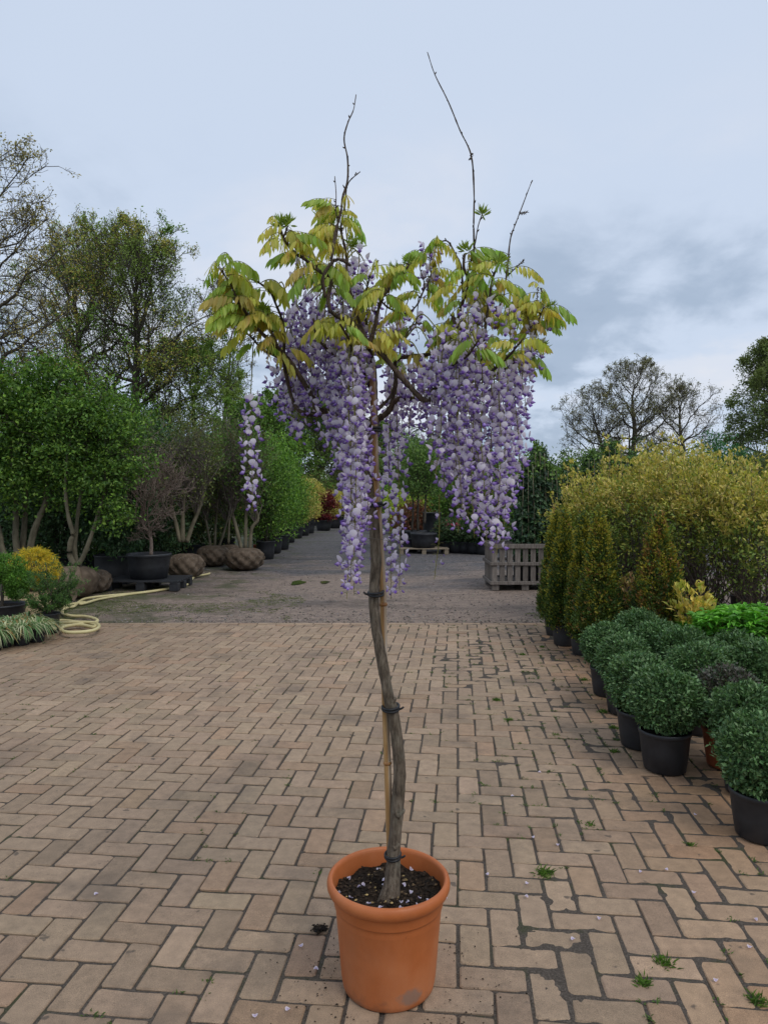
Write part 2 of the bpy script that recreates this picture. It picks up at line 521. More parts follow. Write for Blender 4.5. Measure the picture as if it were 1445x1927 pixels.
# ---- paving: bed, herringbone bricks turned 5.9 degrees, edging row
ROT = R(5.9)
UX = np.array((math.cos(ROT), -math.sin(ROT))); UY = np.array((math.sin(ROT), math.cos(ROT)))
U = 0.1052
PX0, PX1, PY0 = -6.2, 5.2, 0.4
def dirtness(X, Y):                                      # soil lying over the bricks: mostly by the plants on the right
    right = np.clip((X - 0.25) / 0.7, 0, 1) * np.clip((Y - 1.2) / 0.5, 0, 1)
    near = np.exp(-((X - 1.15) ** 2 / 0.35 + (Y - 2.25) ** 2 / 0.35))
    lft = np.clip((-3.1 - X + 0.45 * (7.2 - Y)) / 0.8, 0, 1) * np.clip((Y - 5.2) / 1.0, 0, 1)
    far = np.exp(-((X - 1.2) ** 2 / 1.2 + (Y - 6.2) ** 2 / 1.3))
    return 0.80 * right + 0.65 * near + 0.85 * lft + 0.45 * far
def brick_local(x, y):
    u = (x * UX[0] + y * UX[1]) / U; v = (x * UY[0] + y * UY[1]) / U
    i, j = np.floor(u).astype(int), np.floor(v).astype(int); k = (i - j) % 4
    fu, fv = u - i, v - j
    du = np.where(k == 0, fu, np.where(k == 1, 1 - fu, np.minimum(fu, 1 - fu)))
    dv = np.where(k == 2, 1 - fv, np.where(k == 3, fv, np.minimum(fv, 1 - fv)))
    return np.minimum(du, dv) * U
def bedz(X, Y):
    d = dirtness(X, Y)
    big = vfbm(X, Y, 2.6, 2, 3) - 0.5
    med = vfbm(X, Y, 11, 7, 3) - 0.5
    fin = vfbm(X, Y, 45, 9, 2) - 0.5
    z = -0.0062 + d * (0.0078 * np.exp(-brick_local(X, Y) / 0.016)) + big * (0.004 + 0.011 * d) + med * (0.003 + 0.010 * d) + fin * 0.0045
    return np.minimum(z, 0.0035 + 0.004 * fin)
paving = None
gb = Geo()
xa, xb, ya, yb = -2.3, 2.7, 1.35, 5.0
V, Fq = sheet(np.arange(xa, xb + 1e-6, 0.0125), np.arange(ya, yb + 1e-6, 0.0125), bedz); gb.add(V, Fq)
V, Fq = sheet(np.arange(PX0, PX1, 0.035), np.arange(yb, EDGE + 0.03, 0.035), bedz); gb.add(V, Fq)
V, Fq = sheet(np.arange(PX0, xa + 1e-6, 0.05), np.arange(ya, yb + 1e-6, 0.05), bedz); gb.add(V, Fq)
V, Fq = sheet(np.arange(xb, PX1, 0.05), np.arange(ya, yb + 1e-6, 0.05), bedz); gb.add(V, Fq)
V, Fq = sheet(np.arange(PX0, PX1, 0.1), np.arange(PY0, ya + 1e-6, 0.05), bedz); gb.add(V, Fq)
paving = obj('paving', gb, M['bed'], smooth=True, kind='structure')
paving['label'] = 'brown brick paving laid in herringbone with dark soil joints'

def clip_far(poly, ymax):
    out = []
    for i in range(len(poly)):
        a, b = poly[i], poly[(i + 1) % len(poly)]
        if a[1] <= ymax: out.append(a)
        if (a[1] <= ymax) != (b[1] <= ymax):
            t = (ymax - a[1]) / (b[1] - a[1]); out.append(a + (b - a) * t)
    return np.array(out)
def brick_geo(poly, rg, tint, geo, zoff):
    """prism with rounded arris from a convex outline (world xy), slightly tilted and uneven"""
    n = len(poly)
    c = poly.mean(0)
    hgt = 0.022
    inner = []
    for p in poly:
        d = c - p; L = np.linalg.norm(d)
        inner.append(p + d / L * (0.0045 + 0.003 * rg.random()))
    inner = np.array(inner)
    tx, ty = rg.normal(0, 0.006, 2)
    def zz(q, base): return base + zoff + (q[:, 0] - c[0]) * tx + (q[:, 1] - c[1]) * ty
    V = np.concatenate([np.c_[poly, np.full(n, -hgt)], np.c_[poly, zz(poly, -0.0035)], np.c_[inner, zz(inner, 0.0)]])
    faces = []
    for i in range(n):
        j = (i + 1) % n
        faces += [(i, j, n + j, n + i), (n + i, n + j, 2 * n + j, 2 * n + i)]
    faces.append(tuple(2 * n + i for i in range(n)))
    geo.poly(V, faces, tint)
def outline(cx, cy, hx, hy, rg):
    k = 0.004 + 0.004 * rg.random(4)
    pts = [(-hx + k[0], -hy), (0, -hy), (hx - k[1], -hy), (hx, -hy + k[1]), (hx, hy - k[2]), (hx - k[2], hy), (0, hy), (-hx + k[3], hy), (-hx, hy - k[3]), (-hx, -hy + k[0])]
    pts = np.array(pts) + rg.normal(0, 0.0011, (10, 2))
    a = rg.normal(0, 0.006); cs, sn = math.cos(a), math.sin(a)
    pts = pts @ np.array([[cs, sn], [-sn, cs]]) + np.array((cx, cy)) + rg.normal(0, 0.0011, 2)
    return pts[:, :1] * UX + pts[:, 1:] * UY
def tint_of(x, y, rg):
    v = np.array((0.318, 0.230, 0.156))
    orange = np.clip((x - 0.75 - 0.12 * (y - 2)) / 0.8, 0, 1) * np.clip((vnoise(x, y, 1.1, 4) - 0.18) * 2.6, 0, 1)
    red = rg.random() < 0.10
    v = v * (1 - orange * 0.85) + np.array((0.34, 0.175, 0.075)) * orange
    if red: v = v * np.array((1.0, 0.94, 0.90))
    v = v * (1 + rg.normal(0, 0.075)) * (1 + rg.normal(0, 0.009, 3))
    return v * (0.92 + 0.2 * vnoise(x, y, 0.6, 12))
rb = np.random.default_rng(3)
bricks = []
for i in range(-75, 75):
    for j in range(-20, 95):
        k = (i - j) % 4
        if k == 0: cx, cy, hx, hy = i + 1, j + 0.5, 1, 0.5
        elif k == 2: cx, cy, hx, hy = i + 0.5, j, 0.5, 1
        else: continue
        w = cx * U * UX + cy * U * UY
        if not (PX0 + 0.15 < w[0] < PX1 - 0.15 and PY0 + 0.1 < w[1] < EDGE + 0.05): continue
        # nothing seen behind the camera's side edges
        if abs(w[0]) > 0.62 * w[1] + 1.2: continue
        pl = outline(cx * U, cy * U, hx * U - 0.0050, hy * U - 0.0050, rb)
        pl = clip_far(pl, EDGE - 0.115)
        if len(pl) < 4: continue
        ext = np.ptp(pl, axis=0)
        if min(ext) < 0.03: continue
        px, py, f = to_px((w[0], w[1], 0))
        inside = -40 < px < 1485 and py < 1990
        area = (F_PX / w[1]) ** 2 * CAM_H / w[1] * (4 * hx * hy)
        bricks.append((area if inside else 0, pl, w))
bricks.sort(key=lambda b: -b[0])
for q in range(52):                                       # edging row along the far side
    x = PX0 + 0.3 + q * 0.2085
    c = np.array((x, EDGE - 0.055))
    pl = np.array([(-0.1, -0.047), (0.1, -0.047), (0.1, 0.047), (-0.1, 0.047)]) + rb.normal(0, 0.0015, (4, 2)) + c
    bricks.append((0, pl, c))
POT_C = np.array((P(733, 1690, 2.118)[0], 2.118))
rest = Geo(); n_single = 0
for a, pl, w in bricks:
    t = tint_of(w[0], w[1], rb)
    if np.linalg.norm(w - POT_C) < 0.03: continue
    if a > 0 and n_single < 300:
        gg = Geo(); brick_geo(pl, rb, t, gg, rb.normal(0, 0.0011))
        c3 = (w[0], w[1], 0)
        gg.shift((-w[0], -w[1], 0))
        obj('brick', gg, M['brick'], paving, loc=c3)
        n_single += 1
    else:
        brick_geo(pl, rb, t, rest, rb.normal(0, 0.0011))
o = obj('bricks', rest, M['brick'], paving, kind='stuff')

# loose grit on the yard and moss in the joints
def pebbles(geo, pts, size, rg, cols):
    n = len(pts)
    base = np.array([(1, 0, 0), (-1, 0, 0), (0, 1, 0), (0, -1, 0), (0, 0, 1), (0, 0, -1)], float)
    tri = np.array([(0, 2, 4), (2, 1, 4), (1, 3, 4), (3, 0, 4), (2, 0, 5), (1, 2, 5), (3, 1, 5), (0, 3, 5)])
    sc = size[:, None, None] * (0.6 + 0.8 * rg.random((n, 1, 3))) * np.array((1, 1, 0.6))
    V = base[None] * sc * (0.75 + 0.5 * rg.random((n, 6, 1)))
    a = rg.random(n) * 6.28; cs, sn = np.cos(a)[:, None], np.sin(a)[:, None]
    V = np.stack([V[..., 0] * cs - V[..., 1] * sn, V[..., 0] * sn + V[..., 1] * cs, V[..., 2]], -1) + pts[:, None, :]
    Fq = (np.arange(n)[:, None, None] * 6 + tri[None]).reshape(-1, 3)
    geo.add(V.reshape(-1, 3), Fq, np.repeat(cols, 6, 0))
n = 16000
yy = EDGE + 0.05 + 9 * rng.random(n) ** 1.8
xx = (rng.random(n) - 0.5) * 1.25 * yy
keep = vfbm(xx, yy, 1.3, 21) > 0.40
xx, yy = xx[keep], yy[keep]
pp = np.c_[xx, yy, yz(xx, yy) + 0.002]
cc = np.array((0.22, 0.19, 0.165))[None] * (0.35 + 1.5 * rng.random((len(xx), 1)) ** 2) * (1 + rng.normal(0, 0.05, (len(xx), 3)))
gg = Geo(); pebbles(gg, pp, 0.004 + 0.013 * rng.random(len(xx)) ** 3, rng, cc)
tag(obj('loose_grit', gg, M['crumb']), 'loose grit and small stones scattered over the gravel yard', 'grit', kind='stuff')

def blades(geo, centres, rg, per, L, spread, cols, W=0.004, up=0.9):
    n = len(centres) * per
    base = np.repeat(centres, per, 0) + np.c_[rg.normal(0, spread, (n, 2)), np.zeros(n)]
    a = rg.random(n) * 6.28
    D = np.c_[np.cos(a) * (1 - up * rg.random(n)), np.sin(a) * (1 - up * rg.random(n)), 0.35 + rg.random(n)]
    D = unit(D)
    Nn = np.c_[-np.sin(a), np.cos(a), np.zeros(n)]
    Nn = np.cross(D, Nn)
    col = np.array(cols)[rg.integers(0, len(cols), n)] * (0.7 + 0.6 * rg.random((n, 1)))
    geo.leaves(base, D, Nn, L * (0.5 + rg.random(n)), W, col, 0.1, 0.25)
n = 26000
xx = PX0 + (PX1 - PX0) * rng.random(n); yy = 1.5 + (EDGE - 1.5) * rng.random(n)
d = dirtness(xx, yy); nz = vfbm(xx, yy, 3.2, 31, 3)
keep = (nz + 0.32 * np.minimum(d, 0.62) + 0.07 * (xx > 0.7) > 0.63)
keep &= brick_local(xx, yy) < 0.0065
xx, yy = xx[keep], yy[keep]
gg = Geo()
blades(gg, np.c_[xx, yy, np.maximum(bedz(xx, yy), -0.006)], rng, 9, 0.013, 0.008, [(0.055, 0.10, 0.02), (0.075, 0.12, 0.03), (0.04, 0.07, 0.015)], 0.0045, 0.3)
tag(obj('joint_moss', gg, M['leaf']), 'green moss and seedlings growing in the paving joints', 'moss', kind='stuff')
for (px, py, s, lab) in [(1025, 1645, 1.5, 0), (1107, 1553, 1.0, 0), (1250, 1812, 1.3, 0), (957, 1355, 1.1, 0), (934, 1318, 1.3, 0), (1135, 1340, 1.4, 0), (1155, 1370, 1.2, 0), (1045, 1384, 1.0, 0), (1210, 1850, 1.2, 0), (1420, 1885, 1.2, 0), (1299, 1590, 0.9, 0), (983, 1232, 1.2, 0), (1020, 1218, 1.2, 0), (1155, 1415, 1.2, 0), (1098, 1280, 1.3, 0)]:
    c = G(px, py); gg = Geo()
    blades(gg, np.zeros((1, 3)), rng, int(60 * s), 0.018 * s, 0.010 * s, [(0.07, 0.14, 0.02), (0.10, 0.17, 0.03), (0.05, 0.09, 0.02)], 0.004, 0.5)
    t = obj('weed_tuft', gg, M['leaf'], loc=(c[0], c[1], -0.003))
    tag(t, 'small green weed tuft sprouting between the paving bricks', 'weed', 'weed tufts in the paving')
n = 3800
xx = -4.4 + 3.3 * rng.random(n); yy = EDGE + 0.1 + 2.6 * rng.random(n)
keep = vfbm(xx, yy, 1.4, 41, 4) - 0.10 * np.clip(xx + 3.0, 0, 3) > 0.47
xx, yy = xx[keep], yy[keep]
x2 = 1.5 + 1.3 * rng.random(700); y2 = EDGE + 0.1 + 0.9 * rng.random(700)
k2 = vfbm(x2, y2, 2.0, 43, 4) > 0.52
xx = np.r_[xx, x2[k2]]; yy = np.r_[yy, y2[k2]]
gg = Geo()
blades(gg, np.c_[xx, yy, yz(xx, yy) - 0.002], rng, 7, 0.014, 0.02, [(0.08, 0.11, 0.02), (0.11, 0.13, 0.03), (0.05, 0.08, 0.02)], 0.006, 0.3)
tag(obj('thin_grass', gg, M['leaf']), 'thin mossy grass on the earth beside the hose', 'grass', kind='stuff')

def puddle(px0, px1, py0, py1, label):
    a, b = G(px0, (py0 + py1) / 2), G(px1, (py0 + py1) / 2)
    cy0, cy1 = gd(py1), gd(py0)
    c = ((a[0] + b[0]) / 2, (cy0 + cy1) / 2)
    ang = np.linspace(0, 6.283, 28, endpoint=False)
    rr = 1 + 0.12 * np.sin(3 * ang + px0) + 0.08 * np.sin(5 * ang)
    V = np.c_[np.cos(ang) * rr * (b[0] - a[0]) / 2, np.sin(ang) * rr * (cy1 - cy0) / 2, np.zeros(28)]
    gg = Geo(); gg.poly(V, [tuple(range(28))])
    o = obj('puddle', gg, M['puddle'], loc=(c[0], c[1], float(yz(np.array([c[0]]), np.array([c[1]]))[0]) + 0.012), kind='structure')
    o['label'] = label
def puddle_mat():
    m, n, l = new_mat('puddle')
    out = n.new('ShaderNodeOutputMaterial'); b = n.new('ShaderNodeBsdfPrincipled')
    b.inputs['Base Color'].default_value = (0.05, 0.055, 0.018, 1)
    b.inputs['Roughness'].default_value = 0.12
    l.new(b.outputs[0], out.inputs[0]); return m
M['puddle'] = puddle_mat()
puddle(548, 574, 1093, 1101, 'larger green shallow puddle on the dark gravel')
puddle(603, 620, 1094, 1099, 'smaller green shallow puddle on the dark gravel')

# ------------------------------------------------------------------ terracotta-coloured pot
D0 = 2.118
PXM = D0 / F_PX                                            # metres per photo pixel at the pot
def pot_mat():
    m, n, l = new_mat('terracotta_plastic')
    out = n.new('ShaderNodeOutputMaterial'); b = n.new('ShaderNodeBsdfPrincipled')
    t = tex(n, l, 6, 6, 0.6)
    c = ramp(n, l, t, [(0.25, (0.345, 0.093, 0.024)), (0.5, (0.425, 0.122, 0.034)), (0.75, (0.49, 0.165, 0.058))])
    dust = tex(n, l, 3, 5, 0.6, off=(3.3, 1, 2), stretch=(1, 1, 0.5))
    c = mixc(n, l, ramp(n, l, dust, [(0.5, (0, 0, 0)), (0.8, (0.35, 0.35, 0.35))]), c, (0.52, 0.30, 0.18))
    # a scuffed grey smear low on the side
    tcn = n.new('ShaderNodeTexCoord'); vm = n.new('ShaderNodeVectorMath'); vm.operation = 'DISTANCE'
    mp = n.new('ShaderNodeMapping'); l.new(tcn.outputs['Object'], mp.inputs[0])
    mp.inputs['Scale'].default_value = (1, 1, 1.5)
    l.new(mp.outputs[0], vm.inputs[0]); vm.inputs[1].default_value = (0.062, -0.125, 0.062)
    wob = tex(n, l, 45, 5, 0.65)
    s = n.new('ShaderNodeMath'); s.operation = 'MULTIPLY_ADD'; l.new(wob, s.inputs[0]); s.inputs[1].default_value = 0.07; l.new(vm.outputs['Value'], s.inputs[2])
    c = mixc(n, l, ramp(n, l, s.outputs[0], [(0.058, (0.7, 0.7, 0.7)), (0.078, (0, 0, 0))]), c, (0.20, 0.16, 0.13))
    sp = tex(n, l, 70, 3, 0.6, off=(5, 5, 5))
    c = mixc(n, l, ramp(n, l, sp, [(0.71, (0, 0, 0)), (0.75, (0.55, 0.55, 0.55))]), c, (0.12, 0.06, 0.035))
    gz = n.new('ShaderNodeSeparateXYZ'); l.new(tcn.outputs['Object'], gz.inputs[0])
    mud = tex(n, l, 14, 6, 0.65, off=(8, 3, 1))
    k = n.new('ShaderNodeMath'); k.operation = 'MULTIPLY_ADD'; l.new(gz.outputs[2], k.inputs[0]); k.inputs[1].default_value = -3.2; l.new(mud, k.inputs[2])
    c = mixc(n, l, ramp(n, l, k.outputs[0], [(0.42, (0, 0, 0)), (0.62, (0.6, 0.6, 0.6))]), c, (0.15, 0.09, 0.06))
    l.new(c, b.inputs['Base Color'])
    b.inputs['Roughness'].default_value = 0.5
    b.inputs['Specular IOR Level'].default_value = 0.35
    l.new(bump(n, l, tex(n, l, 220, 3, 0.6), 0.12, 0.001), b.inputs['Normal'])
    l.new(b.outputs[0], out.inputs[0])
    return m
M['pot'] = pot_mat()
PX_POT = P(731, 1800, D0)[0]
pot = thing('terracotta_pot', 'large round terracotta orange pot standing on the brick paving', 'pot', (PX_POT, D0, 0))
prof = [(0.0, 0.004), (0.118, 0.004), (0.129, 0.0), (0.1345, 0.006), (0.1375, 0.02), (0.1405, 0.04), (0.1485, 0.14), (0.1575, 0.238), (0.1585, 0.2415), (0.1612, 0.2428), (0.1618, 0.246), (0.1635, 0.268), (0.1655, 0.2745),
        (0.172, 0.278), (0.178, 0.284), (0.1818, 0.293), (0.1826, 0.302), (0.1800, 0.311), (0.1745, 0.3165), (0.1690, 0.317), (0.1650, 0.3125), (0.1630, 0.304), (0.1600, 0.27), (0.1560, 0.22)]
obj('body', Geo().lathe(prof, 96), M['pot'], pot, smooth=True)
rs = np.random.default_rng(8)
SOILZ = 0.262
g = Geo(); nr, na = 22, 72
V = [(0, 0, SOILZ + 0.012)]; Fp = []
for i in range(1, nr + 1):
    for j in range(na):
        r = 0.1598 * i / nr; a = 2 * math.pi * j / na
        x, y = r * math.cos(a), r * math.sin(a)
        z = SOILZ + 0.010 * (1 - (i / nr) ** 2) + 0.016 * fbm(x, y, 2.0, 22) + 0.006 * fbm(x, y, 5.0, 90)
        V.append((x, y, z))
for j in range(na):
    Fp.append((0, 1 + j, 1 + (j + 1) % na))
    for i in range(nr - 1):
        a0 = 1 + i * na; Fp.append((a0 + j, a0 + na + j, a0 + na + (j + 1) % na, a0 + (j + 1) % na))
g.poly(np.array(V), Fp)
soil = obj('potting_soil', g, M['soil'], pot, smooth=True)
def on_soil(n, rg):
    r = 0.152 * np.sqrt(rg.random(n)); a = rg.random(n) * 6.28
    x, y = r * np.cos(a), r * np.sin(a)
    z = np.array([SOILZ + 0.010 * (1 - (q / 0.16) ** 2) + 0.016 * fbm(X, Y, 2.0, 22) + 0.006 * fbm(X, Y, 5.0, 90) for q, X, Y in zip(r, x, y)])
    return np.c_[x, y, z]
pts = on_soil(1700, rs)
pal = np.array([(0.018, 0.013, 0.009), (0.035, 0.024, 0.016), (0.06, 0.04, 0.025), (0.012, 0.009, 0.007), (0.16, 0.11, 0.06)])
gg = Geo(); pebbles(gg, pts + (0, 0, 0.002), 0.0022 + 0.0045 * rs.random(len(pts)) ** 2, rs, pal[rs.choice(5, len(pts), p=[.35, .3, .2, .1, .05])])
obj('soil_crumbs', gg, M['crumb'], soil, kind='stuff')
pts = on_soil(34, rs)
gg = Geo(); pebbles(gg, pts + (0, 0, 0.004), 0.0035 + 0.0035 * rs.random(34), rs, np.array((0.42, 0.30, 0.13))[None] * (0.6 + 0.7 * rs.random((34, 1))))
obj('fertiliser_pellets', gg, M['crumb'], soil, kind='stuff')

# ------------------------------------------------------------------ wisteria
def wbark():
    m, n, l = new_mat('wisteria_bark')
    out = n.new('ShaderNodeOutputMaterial'); b = n.new('ShaderNodeBsdfPrincipled')
    t = tex(n, l, 95, 8, 0.75, stretch=(1, 1, 0.2))
    c = ramp(n, l, t, [(0.33, (0.035, 0.027, 0.02)), (0.48, (0.14, 0.108, 0.078)), (0.68, (0.29, 0.24, 0.18))])
    li = tex(n, l, 9, 6, 0.65, off=(2, 2, 2))
    c = mixc(n, l, ramp(n, l, li, [(0.52, (0, 0, 0)), (0.68, (0.6, 0.6, 0.6))]), c, (0.22, 0.215, 0.165))
    l.new(mixc(n, l, 1.0, c, colattr(n), 'MULTIPLY'), b.inputs['Base Color'])
    b.inputs['Roughness'].default_value = 0.88; b.inputs['Specular IOR Level'].default_value = 0.2
    l.new(bump(n, l, t, 1.0, 0.012), b.inputs['Normal'])
    l.new(b.outputs[0], out.inputs[0]); return m
M['wbark'] = wbark()
WB = P(732, 1690, 2.085)
wist = thing('wisteria_tree', 'flowering wisteria standard with twisted trunk and hanging lilac racemes in the orange pot', 'tree', tuple(WB))
WBa = np.array(WB)
def wpart(name, geo, mat, parent=None, smooth=True, kind=None):
    geo.shift(-WBa)
    return obj(name, geo, mat, parent or wist, smooth=smooth, kind=kind)

tr = [(731, 1706, 2.08, 26), (733, 1690, 2.085, 20), (737, 1665, 2.09, 15.5), (740, 1630, 2.10, 13.2), (741, 1605, 2.103, 12), (745, 1560, 2.105, 11.8), (749, 1505, 2.108, 11.6), (751, 1470, 2.108, 11.8), (751, 1430, 2.108, 11.2), (746, 1385, 2.10, 11.2),
      (738, 1340, 2.095, 10.8), (729, 1300, 2.09, 10.2), (718, 1240, 2.09, 9.8), (709, 1190, 2.092, 9.2), (704, 1150, 2.096, 9.6), (704, 1110, 2.10, 9.4), (708, 1060, 2.105, 10.2), (706, 1010, 2.105, 10.4), (703, 965, 2.105, 10.6), (699, 925, 2.105, 13.5), (697, 895, 2.11, 11), (698, 860, 2.12, 9.5), (701, 820, 2.125, 9.5), (705, 785, 2.128, 9.8)]
tp = spline([P(a, b, c) for a, b, c, w in tr], 7)
trr = spline([(w * PXM, 0, 0) for *_, w in tr], 7)[:, 0]
def bark_tube(pts, rad, n, rough):
    g = Geo(); g.tube(pts, rad, n, cap=True)
    V = g.v[0]; k = len(pts)
    for i in range(k):
        for j in range(n):
            a = 6.283 * j / n
            q = V[i * n + j]; c = pts[i]
            s = 1 + rough * (mnoise.noise(Vector((math.cos(a) * 2.6, math.sin(a) * 2.6, i * 0.16))) + 0.55 * mnoise.noise(Vector((math.cos(a) * 6, math.sin(a) * 6, i * 0.3 + 9))))
            V[i * n + j] = c + (q - c) * s
    return g
g = bark_tube(tp, trr, 18, 0.17)
for (px, py, d, sx) in [(757, 1528, 2.098, 1), (746, 1532, 2.09, -1), (748, 1592, 2.088, 1), (700, 890, 2.085, -1), (741, 1318, 2.085, 1)]:   # old pruning knobs
    c = P(px, py, d); g.tube(spline([c - (sx * .012, 0, 0.006), c, c + (sx * 0.004, -0.003, 0.008)], 3), np.linspace(0.009, 0.005, 7), 8)
wpart('trunk', g, M['wbark'])

# limbs: pixel path, distance at both ends, radii in pixels
BR = [
    ([(703, 800), (672, 782), (640, 776), (600, 770), (588, 752), (559, 697), (540, 678), (519, 649), (493, 628), (474, 605), (453, 579), (440, 560)], 2.12, 1.90, 6.8, 2.2, 1),
    ([(640, 780), (590, 781), (565, 772), (552, 755), (544, 720), (538, 682), (535, 640), (533, 607), (521, 576), (507, 548), (481, 529), (458, 522)], 2.09, 1.93, 4.8, 1.4, 1),
    ([(540, 680), (515, 668), (500, 659), (486, 647), (470, 632), (452, 622)], 1.99, 1.97, 2.8, 1.4, 1),
    ([(521, 650), (512, 632), (507, 619), (502, 600), (500, 588)], 1.955, 1.94, 3.2, 2.0, 1),
    ([(453, 579), (440, 555), (430, 530), (418, 510), (406, 494)], 1.91, 1.90, 1.8, 1.0, 1),
    ([(705, 790), (706, 745), (703, 700), (695, 650), (690, 640), (662, 605), (640, 592), (622, 586)], 2.128, 1.84, 6.4, 3.0, 1),
    ([(693, 648), (700, 632), (706, 610), (710, 585), (716, 565), (727, 557), (747, 529), (762, 508), (770, 498)], 1.935, 1.93, 4.4, 1.3, 1),
    ([(622, 588), (619, 560), (620, 530), (622, 487), (629, 438), (641, 402), (648, 372), (652, 340), (653, 300), (651, 262), (655, 235), (663, 205), (670, 178)], 1.845, 2.05, 3.4, 0.8, 1),
    ([(692, 645), (672, 600), (662, 560), (658, 520), (651, 480), (643, 440), (643, 420), (646, 395), (650, 365), (652, 352)], 1.93, 2.0, 3.2, 1.5, 1),
    ([(652, 352), (664, 338), (678, 323)], 2.0, 1.98, 1.3, 0.8, 0),
    ([(622, 487), (634, 430), (633, 395), (632, 365), (630, 332)], 1.89, 2.0, 1.4, 0.7, 1),
    ([(613, 560), (610, 530), (617, 502), (634, 488), (650, 491), (660, 500)], 1.86, 1.84, 3.0, 2.2, 0),
    ([(622, 520), (600, 508), (575, 492), (554, 475), (540, 455), (533, 447), (527, 430)], 1.87, 1.88, 3.0, 2.4, 1),
    ([(533, 447), (538, 437), (540, 428)], 1.88, 1.88, 1.8, 1.2, 1),
    ([(660, 610), (640, 560), (642, 535), (636, 512)], 2.05, 2.2, 2.5, 1.4, 1),
    ([(706, 775), (690, 740), (650, 710), (615, 680), (585, 650), (570, 620), (560, 590)], 2.13, 2.32, 4.5, 1.5, 1),
    ([(700, 650), (722, 672), (745, 697), (770, 729), (795, 752), (812, 752)], 1.935, 1.90, 4.2, 4.8, 0),
    ([(708, 790), (728, 776), (747, 757), (780, 748), (812, 752), (850, 735), (880, 722), (905, 711), (923, 706), (948, 695), (971, 681), (990, 668), (1012, 656)], 2.128, 1.99, 6.2, 1.8, 1),
    ([(735, 770), (742, 720), (743, 692), (752, 681), (777, 674), (818, 663), (850, 640), (868, 622)], 2.15, 2.05, 4.2, 3.0, 1),
    ([(868, 622), (856, 610), (853, 596), (859, 602), (869, 574), (867, 534), (866, 499), (857, 477), (842, 455), (825, 456), (812, 470), (806, 490)], 2.05, 2.06, 3.6, 0.9, 1),
    ([(866, 580), (874, 552), (880, 534), (876, 505), (874, 478)], 2.05, 2.03, 3.2, 2.3, 1),
    ([(850, 655), (880, 650), (892, 634), (897, 584), (897, 509), (894, 435), (889, 360), (885, 292), (868, 250), (845, 190), (820, 140), (804, 98)], 2.06, 2.10, 2.6, 0.8, 1),
    ([(874, 540), (882, 509), (892, 460), (900, 425), (907, 403)], 2.05, 2.0, 1.6, 0.9, 1),
    ([(868, 622), (895, 610), (925, 590), (945, 560), (954, 509), (960, 455), (964, 435), (977, 402), (994, 360), (1001, 340)], 2.05, 2.22, 2.6, 0.7, 1),
    ([(900, 700), (905, 660), (915, 610), (921, 560), (926, 525), (937, 500)], 2.0, 2.0, 3.0, 2.0, 1),
    ([(945, 575), (957, 569), (977, 579), (992, 597), (998, 629)], 2.15, 1.95, 1.7, 1.0, 1),
    ([(954, 520), (968, 505), (985, 490)], 2.21, 2.2, 1.5, 0.9, 0),
    ([(985, 672), (1000, 640), (1012, 600), (1022, 578), (1026, 560), (1016, 542)], 2.0, 2.02, 1.6, 0.8, 1),
    ([(905, 711), (935, 690), (955, 672), (975, 655), (982, 640)], 2.02, 1.85, 3.0, 1.4, 1),
    ([(830, 745), (850, 715), (880, 690), (905, 672), (930, 650)], 2.05, 2.4, 4.0, 1.4, 1),
    ([(800, 750), (825, 720), (850, 690), (880, 668), (900, 640)], 1.95, 1.78, 3.6, 1.4, 1),
    ([(716, 565), (735, 580), (762, 590), (785, 570), (795, 535), (790, 500), (797, 468)], 2.06, 2.2, 2.0, 0.9, 1),
    ([(790, 560), (808, 520), (812, 490), (818, 460)], 2.15, 2.18, 1.4, 0.8, 1),
    ([(818, 663), (815, 630), (800, 610), (775, 615), (760, 640)], 2.08, 2.0, 1.6, 0.9, 1),
    ([(700, 640), (690, 600), (688, 560), (700, 520), (712, 490)], 2.08, 1.9, 2.4, 1.2, 1),
    ([(690, 700), (660, 690), (630, 670), (600, 640), (590, 600)], 2.1, 1.85, 4.0, 1.6, 1),
    ([(706, 760), (690, 720), (672, 680), (655, 640), (640, 610)], 2.12, 1.82, 4.0, 1.8, 1),
    ([(712, 770), (735, 740), (748, 700), (752, 650), (745, 610)], 2.12, 2.42, 4.0, 1.6, 1),
]
br_pts, br_rad, br_leafy = [], [], []
rw = np.random.default_rng(21)
for path, d0, d1, r0, r1, leafy in BR:
    k = len(path)
    cum = np.r_[0, np.cumsum([math.dist(path[i], path[i + 1]) for i in range(k - 1)])]; cum /= cum[-1]
    q = np.array([P(x, y, d0 + (d1 - d0) * t) for (x, y), t in zip(path, cum)])
    q[1:-1] += rw.normal(0, 0.003, (k - 2, 3))
    q = spline(q, 6)
    t = np.linspace(0, 1, len(q))
    r = (r0 + (r1 - r0) * t ** 0.8) * PXM
    r = r * (1 + 0.10 * rw.normal(size=len(q)))
    g = bark_tube(q, r, 9, 0.14)
    nb = int(len(q) * 0.30)                                  # buds and spurs
    for i in rw.choice(np.arange(2, len(q) - 1), min(nb, len(q) - 3), replace=False):
        dv = rdirs(rw, 1)[0] * 0.6 + (0, 0, 0.7)
        dv = dv / np.linalg.norm(dv)
        L = r[i] * 1.0 + 0.004 + 0.006 * rw.random()
        g.tube(np.array([q[i], q[i] + dv * L * 0.6, q[i] + dv * L * 1.1]), np.array([r[i] * 0.5, 0.0022, 0.0006]), 5)
    g.c = [c * (0.60, 0.52, 0.50) for c in g.c]              # younger, darker bark than the trunk's
    wpart('branch', g, M['wbark'])
    br_pts.append(q); br_rad.append(r); br_leafy.append(leafy)

